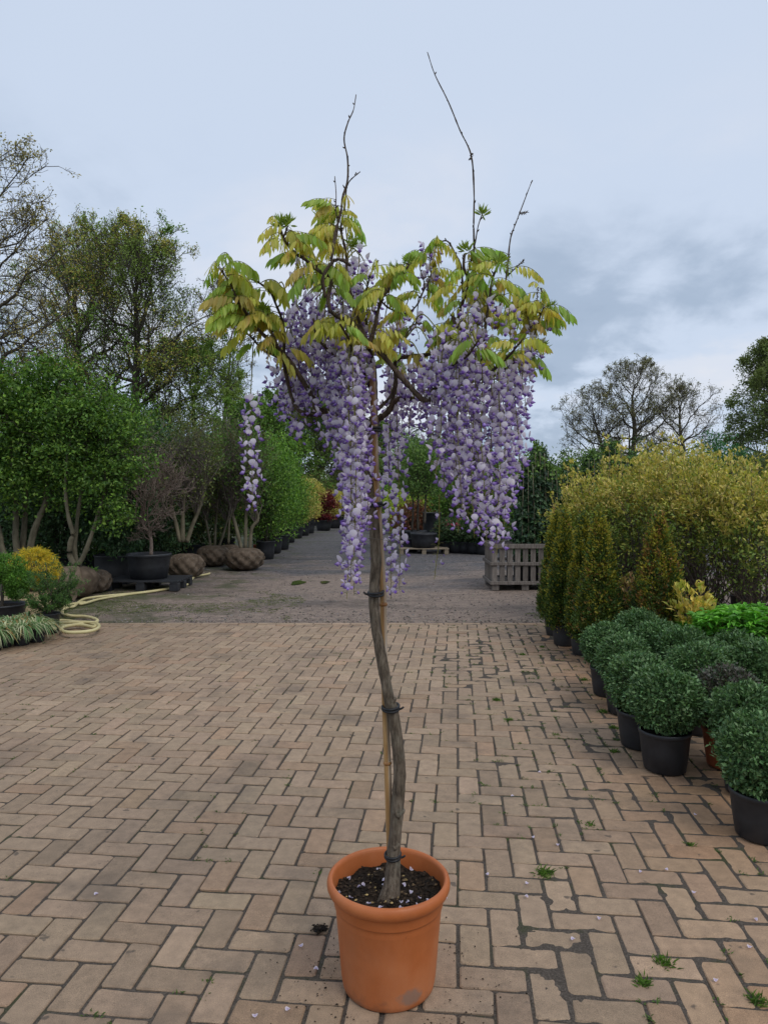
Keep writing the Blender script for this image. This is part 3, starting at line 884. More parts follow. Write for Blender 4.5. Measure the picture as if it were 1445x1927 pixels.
# compound leaves: shared meshes, each leaf a part
def leaflet(geo, b, d, nrm, L, W, col):
    d = d / np.linalg.norm(d); s = np.cross(d, nrm); s = s / (np.linalg.norm(s) + 1e-9); u = np.cross(s, d)
    def p(t, w, h): return b + d * L * t + s * W * w + u * L * h
    V = [p(0, 0, 0), p(.25, .40, .03), p(.25, -.40, .03), p(.28, 0, 0), p(.6, .46, .0), p(.6, -.46, .0), p(.62, 0, -.035), p(.85, .2, -.05), p(.85, -.2, -.05), p(1.0, 0, -.12)]
    F3 = [(0, 1, 3), (0, 3, 2), (6, 4, 7), (6, 8, 5), (6, 7, 9), (6, 9, 8)]
    F4 = [(1, 4, 6, 3), (3, 6, 5, 2)]
    geo.add(np.array(V), [np.array(F3), np.array(F4)], col)
def compound(rg, pairs, Lr, ll, base):
    g = Geo()
    t = np.linspace(0, 1, 12)
    arch = 0.9 + 0.5 * rg.random()
    x = Lr * (t - 0.12 * arch * t ** 2); z = Lr * (0.42 * t - 0.62 * arch * t ** 2)
    y = Lr * 0.1 * rg.normal() * t ** 2
    r = np.c_[x, y, z]
    g.tube(r, np.linspace(0.0011, 0.0006, 12), 4, col=np.array((0.22, 0.20, 0.06)))
    def at(s):
        return np.array([np.interp(s, t, r[:, i]) for i in range(3)])
    for k in range(pairs):
        s = 0.22 + 0.72 * k / max(1, pairs - 1)
        tang = at(min(1, s + .05)) - at(s - .05); tang /= np.linalg.norm(tang)
        sz = ll * (0.75 + 0.45 * math.sin(math.pi * (0.15 + 0.7 * k / pairs))) * (0.85 + 0.3 * rg.random())
        for sd_ in (-1, 1):
            out = np.array((0, sd_ * 0.42, 0)) + tang * (0.25 + 0.25 * rg.random()) + np.array((0, 0, -0.85 - 0.5 * rg.random())) + rg.normal(0, 0.12, 3)
            nr = np.array((0.25 * tang[0], sd_ * 1.0, 0.5)) + rg.normal(0, 0.2, 3)
            c = base * (0.8 + 0.4 * rg.random()) * (1 + rg.normal(0, 0.05, 3))
            leaflet(g, at(s), out, nr, sz, sz * (0.27 + 0.06 * rg.random()), c)
    leaflet(g, at(1.0), tang + np.array((0, 0, -0.6)), np.array((0, 1, 0.3)), ll, ll * 0.33, base)
    return g
LEAFCOL = [(0.46, 0.47, 0.095), (0.52, 0.47, 0.11), (0.32, 0.43, 0.075), (0.55, 0.52, 0.11), (0.46, 0.37, 0.10), (0.27, 0.40, 0.07)]
rl = np.random.default_rng(77)
leaf_mesh = []
for i in range(14):
    ll = 0.025 + 0.013 * rl.random()
    gme = compound(rl, int(rl.integers(5, 8)), 0.075 + 0.045 * rl.random(), ll, np.array(LEAFCOL[i % 6])).mesh('leaf', True)
    gme.materials.append(M['young_leaf']); leaf_mesh.append(gme)
# tight young shoots (tufts)
tuft_mesh = []
for i in range(4):
    g = Geo()
    for q in range(16):
        d = unit(rl.normal(size=3) * (0.8, 0.8, 0.5) + (0, 0, 0.9))
        leaflet(g, d * 0.006, d, rdirs(rl, 1)[0], 0.014 + 0.012 * rl.random(), 0.0045, np.array((0.22, 0.30, 0.06)) * (0.8 + 0.4 * rl.random()))
    me_ = g.mesh('young_shoot', True); me_.materials.append(M['young_leaf']); tuft_mesh.append(me_)
def put_leaf(pos, az, sc, me, name='leaf', tilt=0.0):
    o = obj(name, me, None, wist, loc=tuple(np.asarray(pos) - WBa))
    o.rotation_euler = (tilt, rl.normal(0, 0.15), az)
    o.scale = (sc, sc, sc)
cand = []
for q, r, lf in zip(br_pts, br_rad, br_leafy):
    if not lf: continue
    for i in range(int(len(q) * 0.15), len(q)):
        px, py, f = to_px(q[i])
        if 372 < py < 690:
            cand.append((q[i], px, py, r[i]))
# leaf targets read from the photograph: region box (px), count
LBOX = [(395, 500, 455, 640, 17), (440, 510, 545, 600, 20), (450, 585, 560, 700, 13), (510, 455, 620, 535, 17), (560, 385, 665, 470, 16), (590, 460, 680, 610, 12), (690, 480, 760, 560, 12), (690, 560, 770, 640, 10), (640, 560, 720, 660, 8),
        (775, 455, 840, 560, 9), (790, 530, 880, 650, 16), (880, 495, 960, 560, 11), (950, 510, 1025, 570, 13), (880, 560, 980, 640, 13), (970, 590, 1045, 680, 13), (900, 620, 1000, 720, 8), (690, 650, 780, 730, 7)]
for (x0, y0, x1, y1, cnt) in LBOX:
    tx, ty = (x0 + x1) / 2, (y0 + y1) / 2
    inb = [c for c in cand if x0 - 25 < c[1] < x1 + 25 and y0 - 30 < c[2] < y1 + 5]
    if not inb:
        inb = sorted(cand, key=lambda c: (c[1] - tx) ** 2 + (c[2] - ty) ** 2)[:6]
    for q in range(int(cnt * 1.55)):
        p, px, py, r_ = inb[int(rl.integers(0, len(inb)))]
        gx = x0 + (x1 - x0) * rl.random()
        # azimuth: towards the target spot, spread in depth
        ax = (gx - px) * PXM; ay = rl.normal(0, 0.05)
        az = math.atan2(ay, ax if abs(ax) > 0.005 else rl.normal(0, 0.02))
        put_leaf(p, az + rl.normal(0, 0.35), 0.65 + 0.5 * rl.random(), leaf_mesh[int(rl.integers(0, 14))])
for (px, py, d) in [(525, 424, 1.88), (541, 424, 1.88), (874, 474, 2.03), (770, 496, 2.0), (938, 497, 2.0), (906, 402, 2.0), (499, 586, 1.94), (612, 415, 2.08), (606, 398, 2.08), (1030, 582, 2.01), (660, 455, 2.08), (668, 470, 2.05), (1012, 655, 1.99), (560, 780, 2.08), (745, 518, 2.01)]:
    for q in range(3):
        put_leaf(P(px + rl.normal(0, 3), py + rl.normal(0, 3), d), rl.random() * 6.28, 0.8 + 0.6 * rl.random(), tuft_mesh[int(rl.integers(0, 4))], 'young_shoot', rl.normal(0, 0.4))

# racemes
PALE = np.array((0.90, 0.855, 0.91)); LILAC = np.array((0.56, 0.43, 0.745)); PURP = np.array((0.25, 0.125, 0.50))
_ang = np.linspace(0, 2 * math.pi, 9)[:-1]
def flower(geo, c, o_, rg, s, age):
    """folded banner, two wings and a keel; age 0 = bud, 1 = open and pale"""
    o_ = o_ / np.linalg.norm(o_)
    up = np.array((0, 0, 1.0))
    f = unit(o_ * (1.0 if age > 0.25 else 0.4) - up * (0.45 + 0.5 * rg.random()) + rg.normal(0, 0.28, 3))   # the way the keel points
    sd_ = unit(np.cross(f, up)); b = np.cross(sd_, f)                                                      # side, back-and-up
    tone = 0.9 + 0.16 * rg.random()
    lil = LILAC * (0.8 + 0.4 * rg.random())
    if age > 0.25:
        H = 0.0185 * s * (0.72 + 0.28 * age) * (0.85 + 0.3 * rg.random()); W = H * (0.50 + 0.06 * rg.random())
        bk = unit(b + f * (0.55 * rg.random() - 0.35))                     # banner stands up behind, leaning back or forward
        sw = 0.30 + 0.35 * rg.random()                                     # lobes swept back
        def q(t, w): return c + bk * H * t + sd_ * W * w - f * (abs(w) ** 1.5 * W * sw) + f * (0.10 * H * math.sin(3.1 * t))
        V = [q(0, 0), q(.22, .62), q(.22, -.62), q(.30, 0), q(.58, 1.0), q(.58, -1.0), q(.62, 0), q(.88, .72), q(.88, -.72), q(.90, 0), q(1.02, .28), q(1.02, -.28)]
        pale = np.minimum(PALE * tone * (0.62 + 0.38 * age) + lil * 0.38 * (1 - age), 0.93)
        mid = pale * 0.72 + lil * 0.28
        C = np.array([lil * 0.8, lil * 0.75 + pale * .25, lil * 0.75 + pale * .25, mid * (1, 1, 0.85), mid * .5 + pale * .5, mid * .5 + pale * .5, pale * (1, 1, .95), pale, pale, pale, pale, pale])
        geo.add(np.array(V), [np.array([(0, 1, 3), (0, 3, 2), (9, 7, 10), (9, 11, 8), (9, 10, 11)]), np.array([(1, 4, 6, 3), (3, 6, 5, 2), (4, 7, 9, 6), (6, 9, 8, 5)])], C)
    L = (0.0165 if age > 0.25 else 0.0115) * s; w = (0.0058 if age > 0.25 else 0.0036) * s
    V = [c - f * 0.001, c + f * L * .42 + sd_ * w, c + f * L * .35 + b * w * 0.9, c + f * L * .42 - sd_ * w, c + f * L * .5 - b * w * 0.9, c + f * L + b * w * 0.5]
    kcol = PURP * (0.8 + 0.6 * rg.random()) * (1.0 + 0.3 * (1 - age))
    wc = lil * (0.7 + 0.35 * rg.random())
    C = np.array([wc, wc, wc * 1.1, wc, kcol, kcol])
    geo.add(np.array(V), np.array([(0, 1, 2), (0, 2, 3), (0, 3, 4), (0, 4, 1), (5, 2, 1), (5, 3, 2), (5, 4, 3), (5, 1, 4)]), C)
def raceme(pts_axis, rg, dens=1.0, first=0.05, width=1.0, bud=0.82, spent=False, fall=1.0):
    """axis polyline top -> tip; blossoms on pedicels round it"""
    st, fl = Geo(), Geo()
    k = len(pts_axis)
    L = np.sum(np.linalg.norm(np.diff(pts_axis, axis=0), axis=1))
    st.tube(pts_axis, np.linspace(0.0017, 0.0008, k), 5, col=np.array((1.0, 0.95, 0.9)))
    n = int(L * 150 * dens)
    tt = np.linspace(0, 1, k)
    ph = rg.random() * 6.28
    for i in range(n):
        t = first + (0.995 - first) * (i + rg.random()) / n
        if spent and t < 0.93 and rg.random() < 0.55: continue
        c = np.array([np.interp(t, tt, pts_axis[:, q]) for q in range(3)])
        ph += 2.4 + rg.normal(0, 0.3)
        age = float(np.clip((1.02 - t) / (1.02 - bud), 0, 1)) if t > bud else 1.0
        if rg.random() > fall and t < 0.5: continue
        rr = (0.011 + 0.021 * rg.random()) * width * (0.35 + 0.65 * age)
        o_ = np.array((math.cos(ph), math.sin(ph), 0.25 + 0.35 * rg.random()))
        if spent:
            e = c + o_ * rr * 0.8
            st.tube(np.array([c, (c + e) / 2 + (0, 0, 0.002), e - (0, 0, 0.003)]), np.array((0.0006, 0.0005, 0.0005)), 3, cap=False)
            if rg.random() < 0.25: flower(fl, e, o_, rg, 0.7, 0.1 + 0.4 * rg.random())
            continue
        e = c + o_ * rr - np.array((0, 0, 0.004 * rg.random()))
        st.tube(np.array([c, (c + e) / 2 + (0, 0, 0.002), e]), np.array((0.0007, 0.0006, 0.0005)), 3, cap=False)
        flower(fl, e, o_, rg, (0.85 + 0.35 * rg.random()), age)
    return st, fl
allb = np.concatenate(br_pts)
allpx = np.array([to_px(p)[:2] for p in allb])
rr_ = np.random.default_rng(404)
# (x, top y, bottom y, depth, density, first flower, width, spent share)
RC = [(476, 655, 966, 2.0, 0.62, 0.30, 1.05)]
for x, y0, y1, d in [(527, 640, 790, 2.08), (534, 620, 800, 2.09), (545, 575, 828, 2.1), (553, 640, 812, 2.08), (560, 575, 770, 2.12), (567, 590, 835, 2.08), (575, 560, 800, 2.1), (586, 565, 780, 2.15), (540, 690, 790, 2.1),
                     (596, 560, 800, 2.05), (604, 545, 770, 2.05), (612, 560, 850, 2.0), (619, 600, 870, 2.05), (628, 540, 760, 2.1), (634, 640, 900, 1.97), (640, 620, 965, 1.95), (646, 560, 860, 2.0), (652, 640, 1055, 1.9),
                     (657, 650, 1128, 1.88), (663, 600, 980, 1.98), (669, 660, 1095, 1.93), (674, 560, 900, 2.05), (679, 640, 1052, 1.97), (685, 620, 960, 2.02), (690, 660, 1000, 1.95), (648, 660, 1120, 1.96), (664, 640, 1075, 1.86), (676, 700, 1010, 1.9), (626, 590, 790, 1.98), (645, 560, 720, 1.98), (660, 600, 790, 1.97), (690, 580, 760, 2.03), (676, 480, 620, 1.99), (664, 490, 640, 2.05), (690, 500, 620, 2.02), (655, 470, 590, 2.1),
                     (605, 600, 720, 2.2), (590, 600, 740, 2.25), (570, 470, 540, 2.05), (560, 530, 620, 2.02),
                     (737, 700, 1128, 2.2), (746, 720, 1112, 2.15), (728, 740, 1100, 2.25), (741, 640, 900, 2.3), (733, 600, 760, 2.3), (752, 680, 860, 2.35), (722, 610, 720, 2.2), (745, 600, 690, 2.2), (760, 590, 690, 2.25),
                     (768, 690, 800, 2.1), (778, 690, 815, 2.05), (787, 690, 800, 2.12), (797, 690, 790, 2.0), (806, 700, 830, 1.97), (815, 660, 850, 1.9), (823, 655, 935, 1.98), (832, 660, 900, 1.86), (840, 650, 920, 1.95), (848, 660, 945, 1.9), (856, 640, 925, 2.0), (863, 650, 960, 1.86), (870, 640, 930, 1.95), (878, 650, 1002, 1.9), (886, 660, 980, 1.98), (893, 640, 1012, 1.88), (900, 660, 1000, 1.94), (907, 690, 1028, 1.88), (914, 700, 975, 1.98), (922, 700, 965, 1.92), (930, 700, 990, 1.98), (938, 695, 1045, 1.9), (946, 690, 1028, 1.97), (954, 690, 960, 1.92), (962, 680, 935, 2.02), (970, 680, 900, 1.98), (977, 672, 862, 2.04), (985, 668, 775, 1.98), (994, 650, 722, 2.0),
                     (880, 585, 690, 1.9), (893, 570, 690, 2.0), (905, 560, 660, 1.95), (915, 580, 680, 2.1), (960, 575, 650, 1.95), (1005, 610, 690, 2.0), (800, 470, 560, 2.16), (812, 462, 560, 2.18), (824, 620, 760, 1.9), (845, 630, 760, 1.86), (862, 620, 760, 1.84), (880, 640, 790, 1.84), (840, 690, 830, 2.2), (870, 690, 850, 2.25), (900, 690, 860, 2.25), (930, 700, 850, 2.2), (810, 690, 780, 2.2), (785, 590, 640, 2.2), (702, 560, 640, 2.25)]:
    dens = (0.80 if y1 - y0 < 260 else 0.64) * (0.8 + 0.35 * rr_.random())
    RC.append((x, y0, y1, d, dens, 0.04, 1.0))
twg = Geo()
for idx, (x, y0, y1, d, dens, first, width) in enumerate(RC):
    top = P(x, y0, d)
    # hang it from the nearest branch above
    dd = np.linalg.norm((allb - top) * (1, 0.8, 1), axis=1) + np.where(allb[:, 2] < top[2] - 0.02, 0.25, 0)
    near = allb[int(np.argmin(dd))]
    if np.linalg.norm(near - top) > 0.012:
        mid = (near + top) / 2 + np.array((0, 0, 0.35 * np.linalg.norm((near - top)[:2]) + 0.006))
        twg.tube(spline([near, mid, top], 5), np.linspace(0.0024, 0.0015, 11), 5)
    bot = P(x + rr_.normal(0, 6), y1, d)
    k = 14; t = np.linspace(0, 1, k)[:, None]
    ax = top * (1 - t) + bot * t + np.c_[0.006 * np.sin(t[:, 0] * (3 + 3 * rr_.random()) + rr_.random() * 6), 0.006 * np.sin(t[:, 0] * 4 + rr_.random() * 6), np.zeros(k)] * np.minimum(1, t * 3)
    st, fl = raceme(ax, rr_, dens, first, width, 0.86 if y1 - y0 > 150 else 0.62)
    rc = wpart('raceme', st, M['greenstem'], smooth=False)
    if fl.n:
        wpart('blossoms', fl, M['petal'], rc, smooth=True, kind='stuff')
for (x, y0, y1, x1, d) in [(826, 930, 1090, 817, 1.98), (1012, 575, 590, 1010, 2.0)]:       # nearly spent racemes: bare green stalk
    ax = spline([P(x, y0, d), P(x, (y0 + y1) / 2, d), P(x1, y1, d)], 8)
    st, fl = raceme(ax, rr_, 1.0, 0.02, 0.9, 0.95, spent=True)
    rc = wpart('raceme', st, M['greenstem'], smooth=False)
    if fl.n: wpart('blossoms', fl, M['petal'], rc, kind='stuff')
wpart('flower_stalks', twg, M['greenstem'], kind='stuff')
# bud spikes still closed
for (a, b, d) in [((954, 509), (958, 478), 2.2), ((1012, 540), (1009, 580), 2.02), ((977, 402), (992, 399), 2.12), ((884, 300), (889, 288), 2.09), ((968, 506), (986, 490), 2.2)]:
    g = Geo(); A, B = P(*a, d), P(*b, d)
    g.tube(np.array([A, (A + B) / 2, B]), np.array((0.0014, 0.0012, 0.0008)), 5)
    for q in range(22):
        t = q / 22; c = A * (1 - t) + B * t
        dv = rdirs(rr_, 1)[0] * 0.0065 + (B - A) * 0.06
        g.tube(np.array([c, c + dv]), np.array((0.0014, 0.0008)), 4)
    wpart('bud_spike', g, M['twig'])

# bamboo cane and ties
def bamboo_mat():
    m, n, l = new_mat('bamboo')
    out = n.new('ShaderNodeOutputMaterial'); b = n.new('ShaderNodeBsdfPrincipled')
    t = tex(n, l, 90, 5, 0.6, stretch=(1, 1, 0.06))
    c = ramp(n, l, t, [(0.3, (0.25, 0.125, 0.045)), (0.55, (0.43, 0.25, 0.10)), (0.75, (0.55, 0.36, 0.17))])
    l.new(mixc(n, l, 1.0, c, colattr(n), 'MULTIPLY'), b.inputs['Base Color'])
    b.inputs['Roughness'].default_value = 0.45; b.inputs['Specular IOR Level'].default_value = 0.4
    l.new(bump(n, l, t, 0.3, 0.002), b.inputs['Normal'])
    l.new(b.outputs[0], out.inputs[0]); return m
M['bamboo'] = bamboo_mat()
cb, ct = P(741, 1668, 2.118), P(699, 688, 2.105)
cpath = [(737, 1668, 2.125), (733, 1560, 2.127), (729, 1435, 2.124), (725, 1320, 2.118), (722, 1200, 2.120), (720, 1100, 2.122), (714, 1000, 2.110), (708, 900, 2.082), (704, 800, 2.055), (700, 688, 1.985)]
cp = spline([P(*q) for q in cpath], 8)
cane = thing('bamboo_cane', 'tall tan bamboo cane tied along the wisteria trunk', 'cane', tuple(cp[0]))
g = Geo(); g.tube(cp, np.linspace(0.0112, 0.0092, len(cp)), 14)
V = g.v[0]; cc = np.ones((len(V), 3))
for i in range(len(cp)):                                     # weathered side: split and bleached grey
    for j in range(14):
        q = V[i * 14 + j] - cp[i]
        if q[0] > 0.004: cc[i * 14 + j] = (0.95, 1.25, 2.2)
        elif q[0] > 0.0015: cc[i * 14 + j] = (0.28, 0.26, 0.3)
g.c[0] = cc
g.shift(-cp[0]); obj('culm', g, M['bamboo'], cane, smooth=True)
for t in (0.235, 0.515, 0.78):
    i = int(t * (len(cp) - 1)); a = unit(cp[i + 1] - cp[i])
    g = Geo(); g.tube(np.array([cp[i] - a * 0.006, cp[i] - a * 0.002, cp[i] + a * 0.001, cp[i] + a * 0.005]), np.array((0.0108, 0.0132, 0.0126, 0.0104)), 14, col=np.array((0.75, 0.62, 0.5)))
    g.shift(-cp[0]); obj('node', g, M['bamboo'], cane, smooth=True)
def tie(px, py, d, rx, ry, label, tail=1):
    c = P(px, py, d)
    t = thing('tree_tie', label, 'tie', tuple(c))
    a = np.linspace(0, 6.283, 25)
    g = Geo()
    for q in range(2):
        ring = np.c_[np.cos(a) * rx, np.sin(a) * ry, (q - 0.5) * 0.0065 + 0.0025 * np.sin(a + q)]
        g.tube(ring, 0.0038, 7, cap=False)
    obj('band', g, M['rubber'], t, smooth=True)
    g = Geo(); e = np.array((rx * tail, -0.006, 0))
    g.tube(spline([e + (-0.006 * tail, 0, 0), e + (0.004 * tail, -0.004, -0.002), e + (0.014 * tail, -0.005, 0.004)], 4), np.linspace(0.004, 0.0028, 9), 7)
    obj('tail', g, M['rubber'], t, smooth=True)
tie(739, 1609, 2.108, 0.0225, 0.026, 'black rubber tie at the foot of the wisteria trunk above the soil')
tie(735, 1331, 2.105, 0.0245, 0.032, 'black rubber tie round trunk and cane midway up the bare trunk')
tie(707, 1116, 2.108, 0.022, 0.032, 'black rubber tie at the lowest tips of the hanging racemes', -1)
tie(703, 949, 2.098, 0.024, 0.031, 'black rubber tie round the trunk just below its knobbly bulge')
tie(702, 809, 2.092, 0.022, 0.050, 'black rubber tie where the cane meets the first forks', -1)
g = Geo(); c = P(708, 1013, 2.108); a = np.linspace(0, 6.283, 25)
g.tube(np.c_[np.cos(a) * 0.0235, np.sin(a) * 0.030, 0.002 * np.sin(2 * a)], 0.0011, 5, cap=False)
tag(obj('wire_loop', g, M['wire'], loc=tuple(c), smooth=True), 'thin wire looped round the wisteria trunk between two black ties', 'wire')

# fallen petals
pm = []
for i in range(4):
    g = Geo(); n = 8; a = np.linspace(0, 6.283, n, endpoint=False)
    V = np.c_[np.cos(a) * 0.0085, np.sin(a) * 0.0065, 0.0035 + 0.003 * np.cos(2 * a + i)]
    V = np.vstack([[(0, 0, 0.001)], V])
    C = np.vstack([[LILAC * 0.9], np.tile(PALE, (n, 1)) * (0.85 + 0.3 * rr_.random((n, 1)))])
    g.add(V, np.array([(0, 1 + j, 1 + (j + 1) % n) for j in range(n)]), C)
    me_ = g.mesh('fallen_petal', True); me_.materials.append(M['petal']); pm.append(me_)
for k, (px, py) in enumerate([(566, 1783), (542, 1903), (595, 1827), (964, 1500), (1002, 1578), (992, 1665), (990, 1690), (1049, 1592), (1308, 1535), (1441, 1573), (1346, 1848), (1205, 1643), (1253, 1639), (1410, 1785), (1078, 1770), (1127, 1731), (916, 1648), (838, 1692), (182, 1685), (1421, 1733), (480, 1915), (1305, 1682), (1015, 1455), (1350, 1360)]):
    c = G(px, py)
    o = obj('fallen_petal', pm[k % 4], None, loc=(c[0], c[1], 0.0045)); o.rotation_euler = (0, 0, rr_.random() * 6.28)
    tag(o, 'pale lilac petal fallen on the brick paving', 'petal', 'petals fallen on the paving')
for q in on_soil(26, rs):
    o = obj('fallen_petal', pm[int(rs.integers(0, 4))], None, loc=(PX_POT + q[0], D0 + q[1], q[2] + 0.006)); o.rotation_euler = (rs.normal(0, 0.4), rs.normal(0, 0.4), rs.random() * 6.28)
    o.scale = (0.9, 0.9, 0.9)
    tag(o, 'pale lilac petal fallen on the soil in the orange pot', 'petal', 'petals fallen on the potting soil')
c = G(602, 1751); gg = Geo()
q = rs.normal(0, 0.012, (120, 3)); q[:, 2] = np.abs(q[:, 2]) * 0.35 + 0.003
pebbles(gg, q, 0.002 + 0.006 * rs.random(120), rs, pal[rs.choice(4, 120)])
tag(obj('soil_clod', gg, M['crumb'], loc=tuple(c)), 'small crumbled clod of dark soil on the bricks beside the orange pot', 'soil')
n = 500; a = rs.random(n) * 6.28; r_ = 0.17 + np.abs(rs.normal(0, 0.13, n))
gg = Geo(); q = np.c_[PX_POT + np.cos(a) * r_, D0 + np.sin(a) * r_, np.full(n, 0.0025)]
pebbles(gg, q, 0.001 + 0.0028 * rs.random(n) ** 2, rs, pal[rs.choice(3, n)])
tag(obj('spilt_soil', gg, M['crumb']), 'crumbs of dark soil spilt on the bricks round the orange pot', 'soil', kind='stuff')

# ------------------------------------------------------------------ plants: builders
def pickcol(rg, n, cols, var=0.25):
    c = np.array(cols, float)[rg.integers(0, len(cols), n)]
    return c * (1 - var + 2 * var * rg.random((n, 1))) * (1 + rg.normal(0, 0.04, (n, 3)))
def cloud_pts(rg, n, c, rad, shell=0.55, lump=0.18, box=False):
    c = np.asarray(c, float); rad = np.asarray(rad, float)
    if box:
        return c + (rg.random((n, 3)) * 2 - 1) * rad
    d = rdirs(rg, n)
    k = rg.random(3) * 6.28
    l = 1 + lump * (np.sin(d[:, 0] * 4.1 + k[0]) * np.sin(d[:, 1] * 3.7 + k[1]) + 0.6 * np.sin(d[:, 2] * 5.3 + d[:, 0] * 4 + k[2]))
    r = (shell ** 3 + (1 - shell ** 3) * rg.random(n)) ** (1 / 3)
    return c + d * rad * (r * l)[:, None]
def cloud(geo, rg, C, centre, per, csize, L, W, cols, outw=0.7, up=0.3, var=0.3, flat=1.0, cvar=0.18):
    """small leaves round each cluster centre C"""
    n = len(C) * per
    cs = np.broadcast_to(np.asarray(csize, float), (3,))
    off = rg.normal(0, 1, (n, 3)) * cs
    Pb = np.repeat(C, per, 0) + off
    o = unit(Pb - np.asarray(centre))
    D = unit(o * outw + rdirs(rg, n) * 0.8 + np.array((0, 0, up)))
    Nn = unit(o * 0.4 + np.array((0, 0, 0.9 * flat)) + rdirs(rg, n) * 0.7)
    col = pickcol(rg, n, cols, var) * np.repeat(1 - cvar + 2 * cvar * rg.random((len(C), 1)), per, 0)
    geo.leaves(Pb - D * L * 0.4, D, Nn, L * (0.65 + 0.7 * rg.random(n)), W * (0.7 + 0.6 * rg.random(n)), col)
def limbs(geo, rg, base, ends, r0, r1, k=5, wig=0.08, n=4, rise=0.35):
    m = len(ends)
    base = np.broadcast_to(np.asarray(base, float), (m, 3))
    t = np.linspace(0, 1, k)[None, :, None]
    q = base[:, None] * (1 - t) + ends[:, None] * t
    ln = np.linalg.norm(ends - base, axis=1)[:, None, None]
    q[:, :, 2] += (np.sin(math.pi * t[..., 0]) * rise * np.abs(ends - base)[:, :1] * 0.5)
    q[:, 1:-1] += rg.normal(0, 1, (m, k - 2, 3)) * ln * wig
    r = r0 * (1 - t[..., 0]) + r1 * t[..., 0]
    geo.tubes(q, np.broadcast_to(r, (m, k)), n)
    return q
def branch_level(rg, q, r, per, ang, lr, k, env=None, up=0.15, tmin=0.25, wig=0.09, rr=0.55):
    """children of polylines q (m,K,3)"""
    m, K, _ = q.shape
    n = m * per
    idx = np.repeat(np.arange(m), per)
    t = tmin + (1 - tmin) * ((np.tile(np.arange(per), m) + rg.random(n)) / per)
    f = t * (K - 1); i0 = np.minimum(f.astype(int), K - 2); w = (f - i0)[:, None]
    st = q[idx, i0] * (1 - w) + q[idx, i0 + 1] * w
    tan = unit(q[idx, i0 + 1] - q[idx, i0])
    plen = np.linalg.norm(np.diff(q, axis=1), axis=2).sum(1)[idx]
    rd = rdirs(rg, n); side = unit(rd - tan * np.sum(rd * tan, 1, keepdims=True))
    a = ang * (0.7 + 0.6 * rg.random(n))[:, None]
    D = unit(tan * np.cos(a) + side * np.sin(a) + np.array((0, 0, up)))
    ln = plen * lr * (1.15 - 0.6 * t) * (0.65 + 0.7 * rg.random(n))
    if env is not None:
        c, rad = env
        e = (st + D * ln[:, None] - c) / rad
        s = np.linalg.norm(e, axis=1)
        ln = np.where(s > 1.0, ln * np.clip(1.7 - s, 0.25, 1) , ln)
    tt = np.linspace(0, 1, k)[None, :, None]
    out = st[:, None] + D[:, None] * ln[:, None, None] * tt
    out[:, 1:] += np.cumsum(rg.normal(0, 1, (n, k - 1, 3)), 1) * (ln * wig)[:, None, None]
    out[:, :, 2] += (tt[..., 0] ** 2) * (ln * 0.10)[:, None]
    r_at = (r[idx, i0] * (1 - w[:, 0]) + r[idx, i0 + 1] * w[:, 0]) * rr
    R_ = r_at[:, None] * (1 - 0.72 * tt[..., 0])
    return out, R_
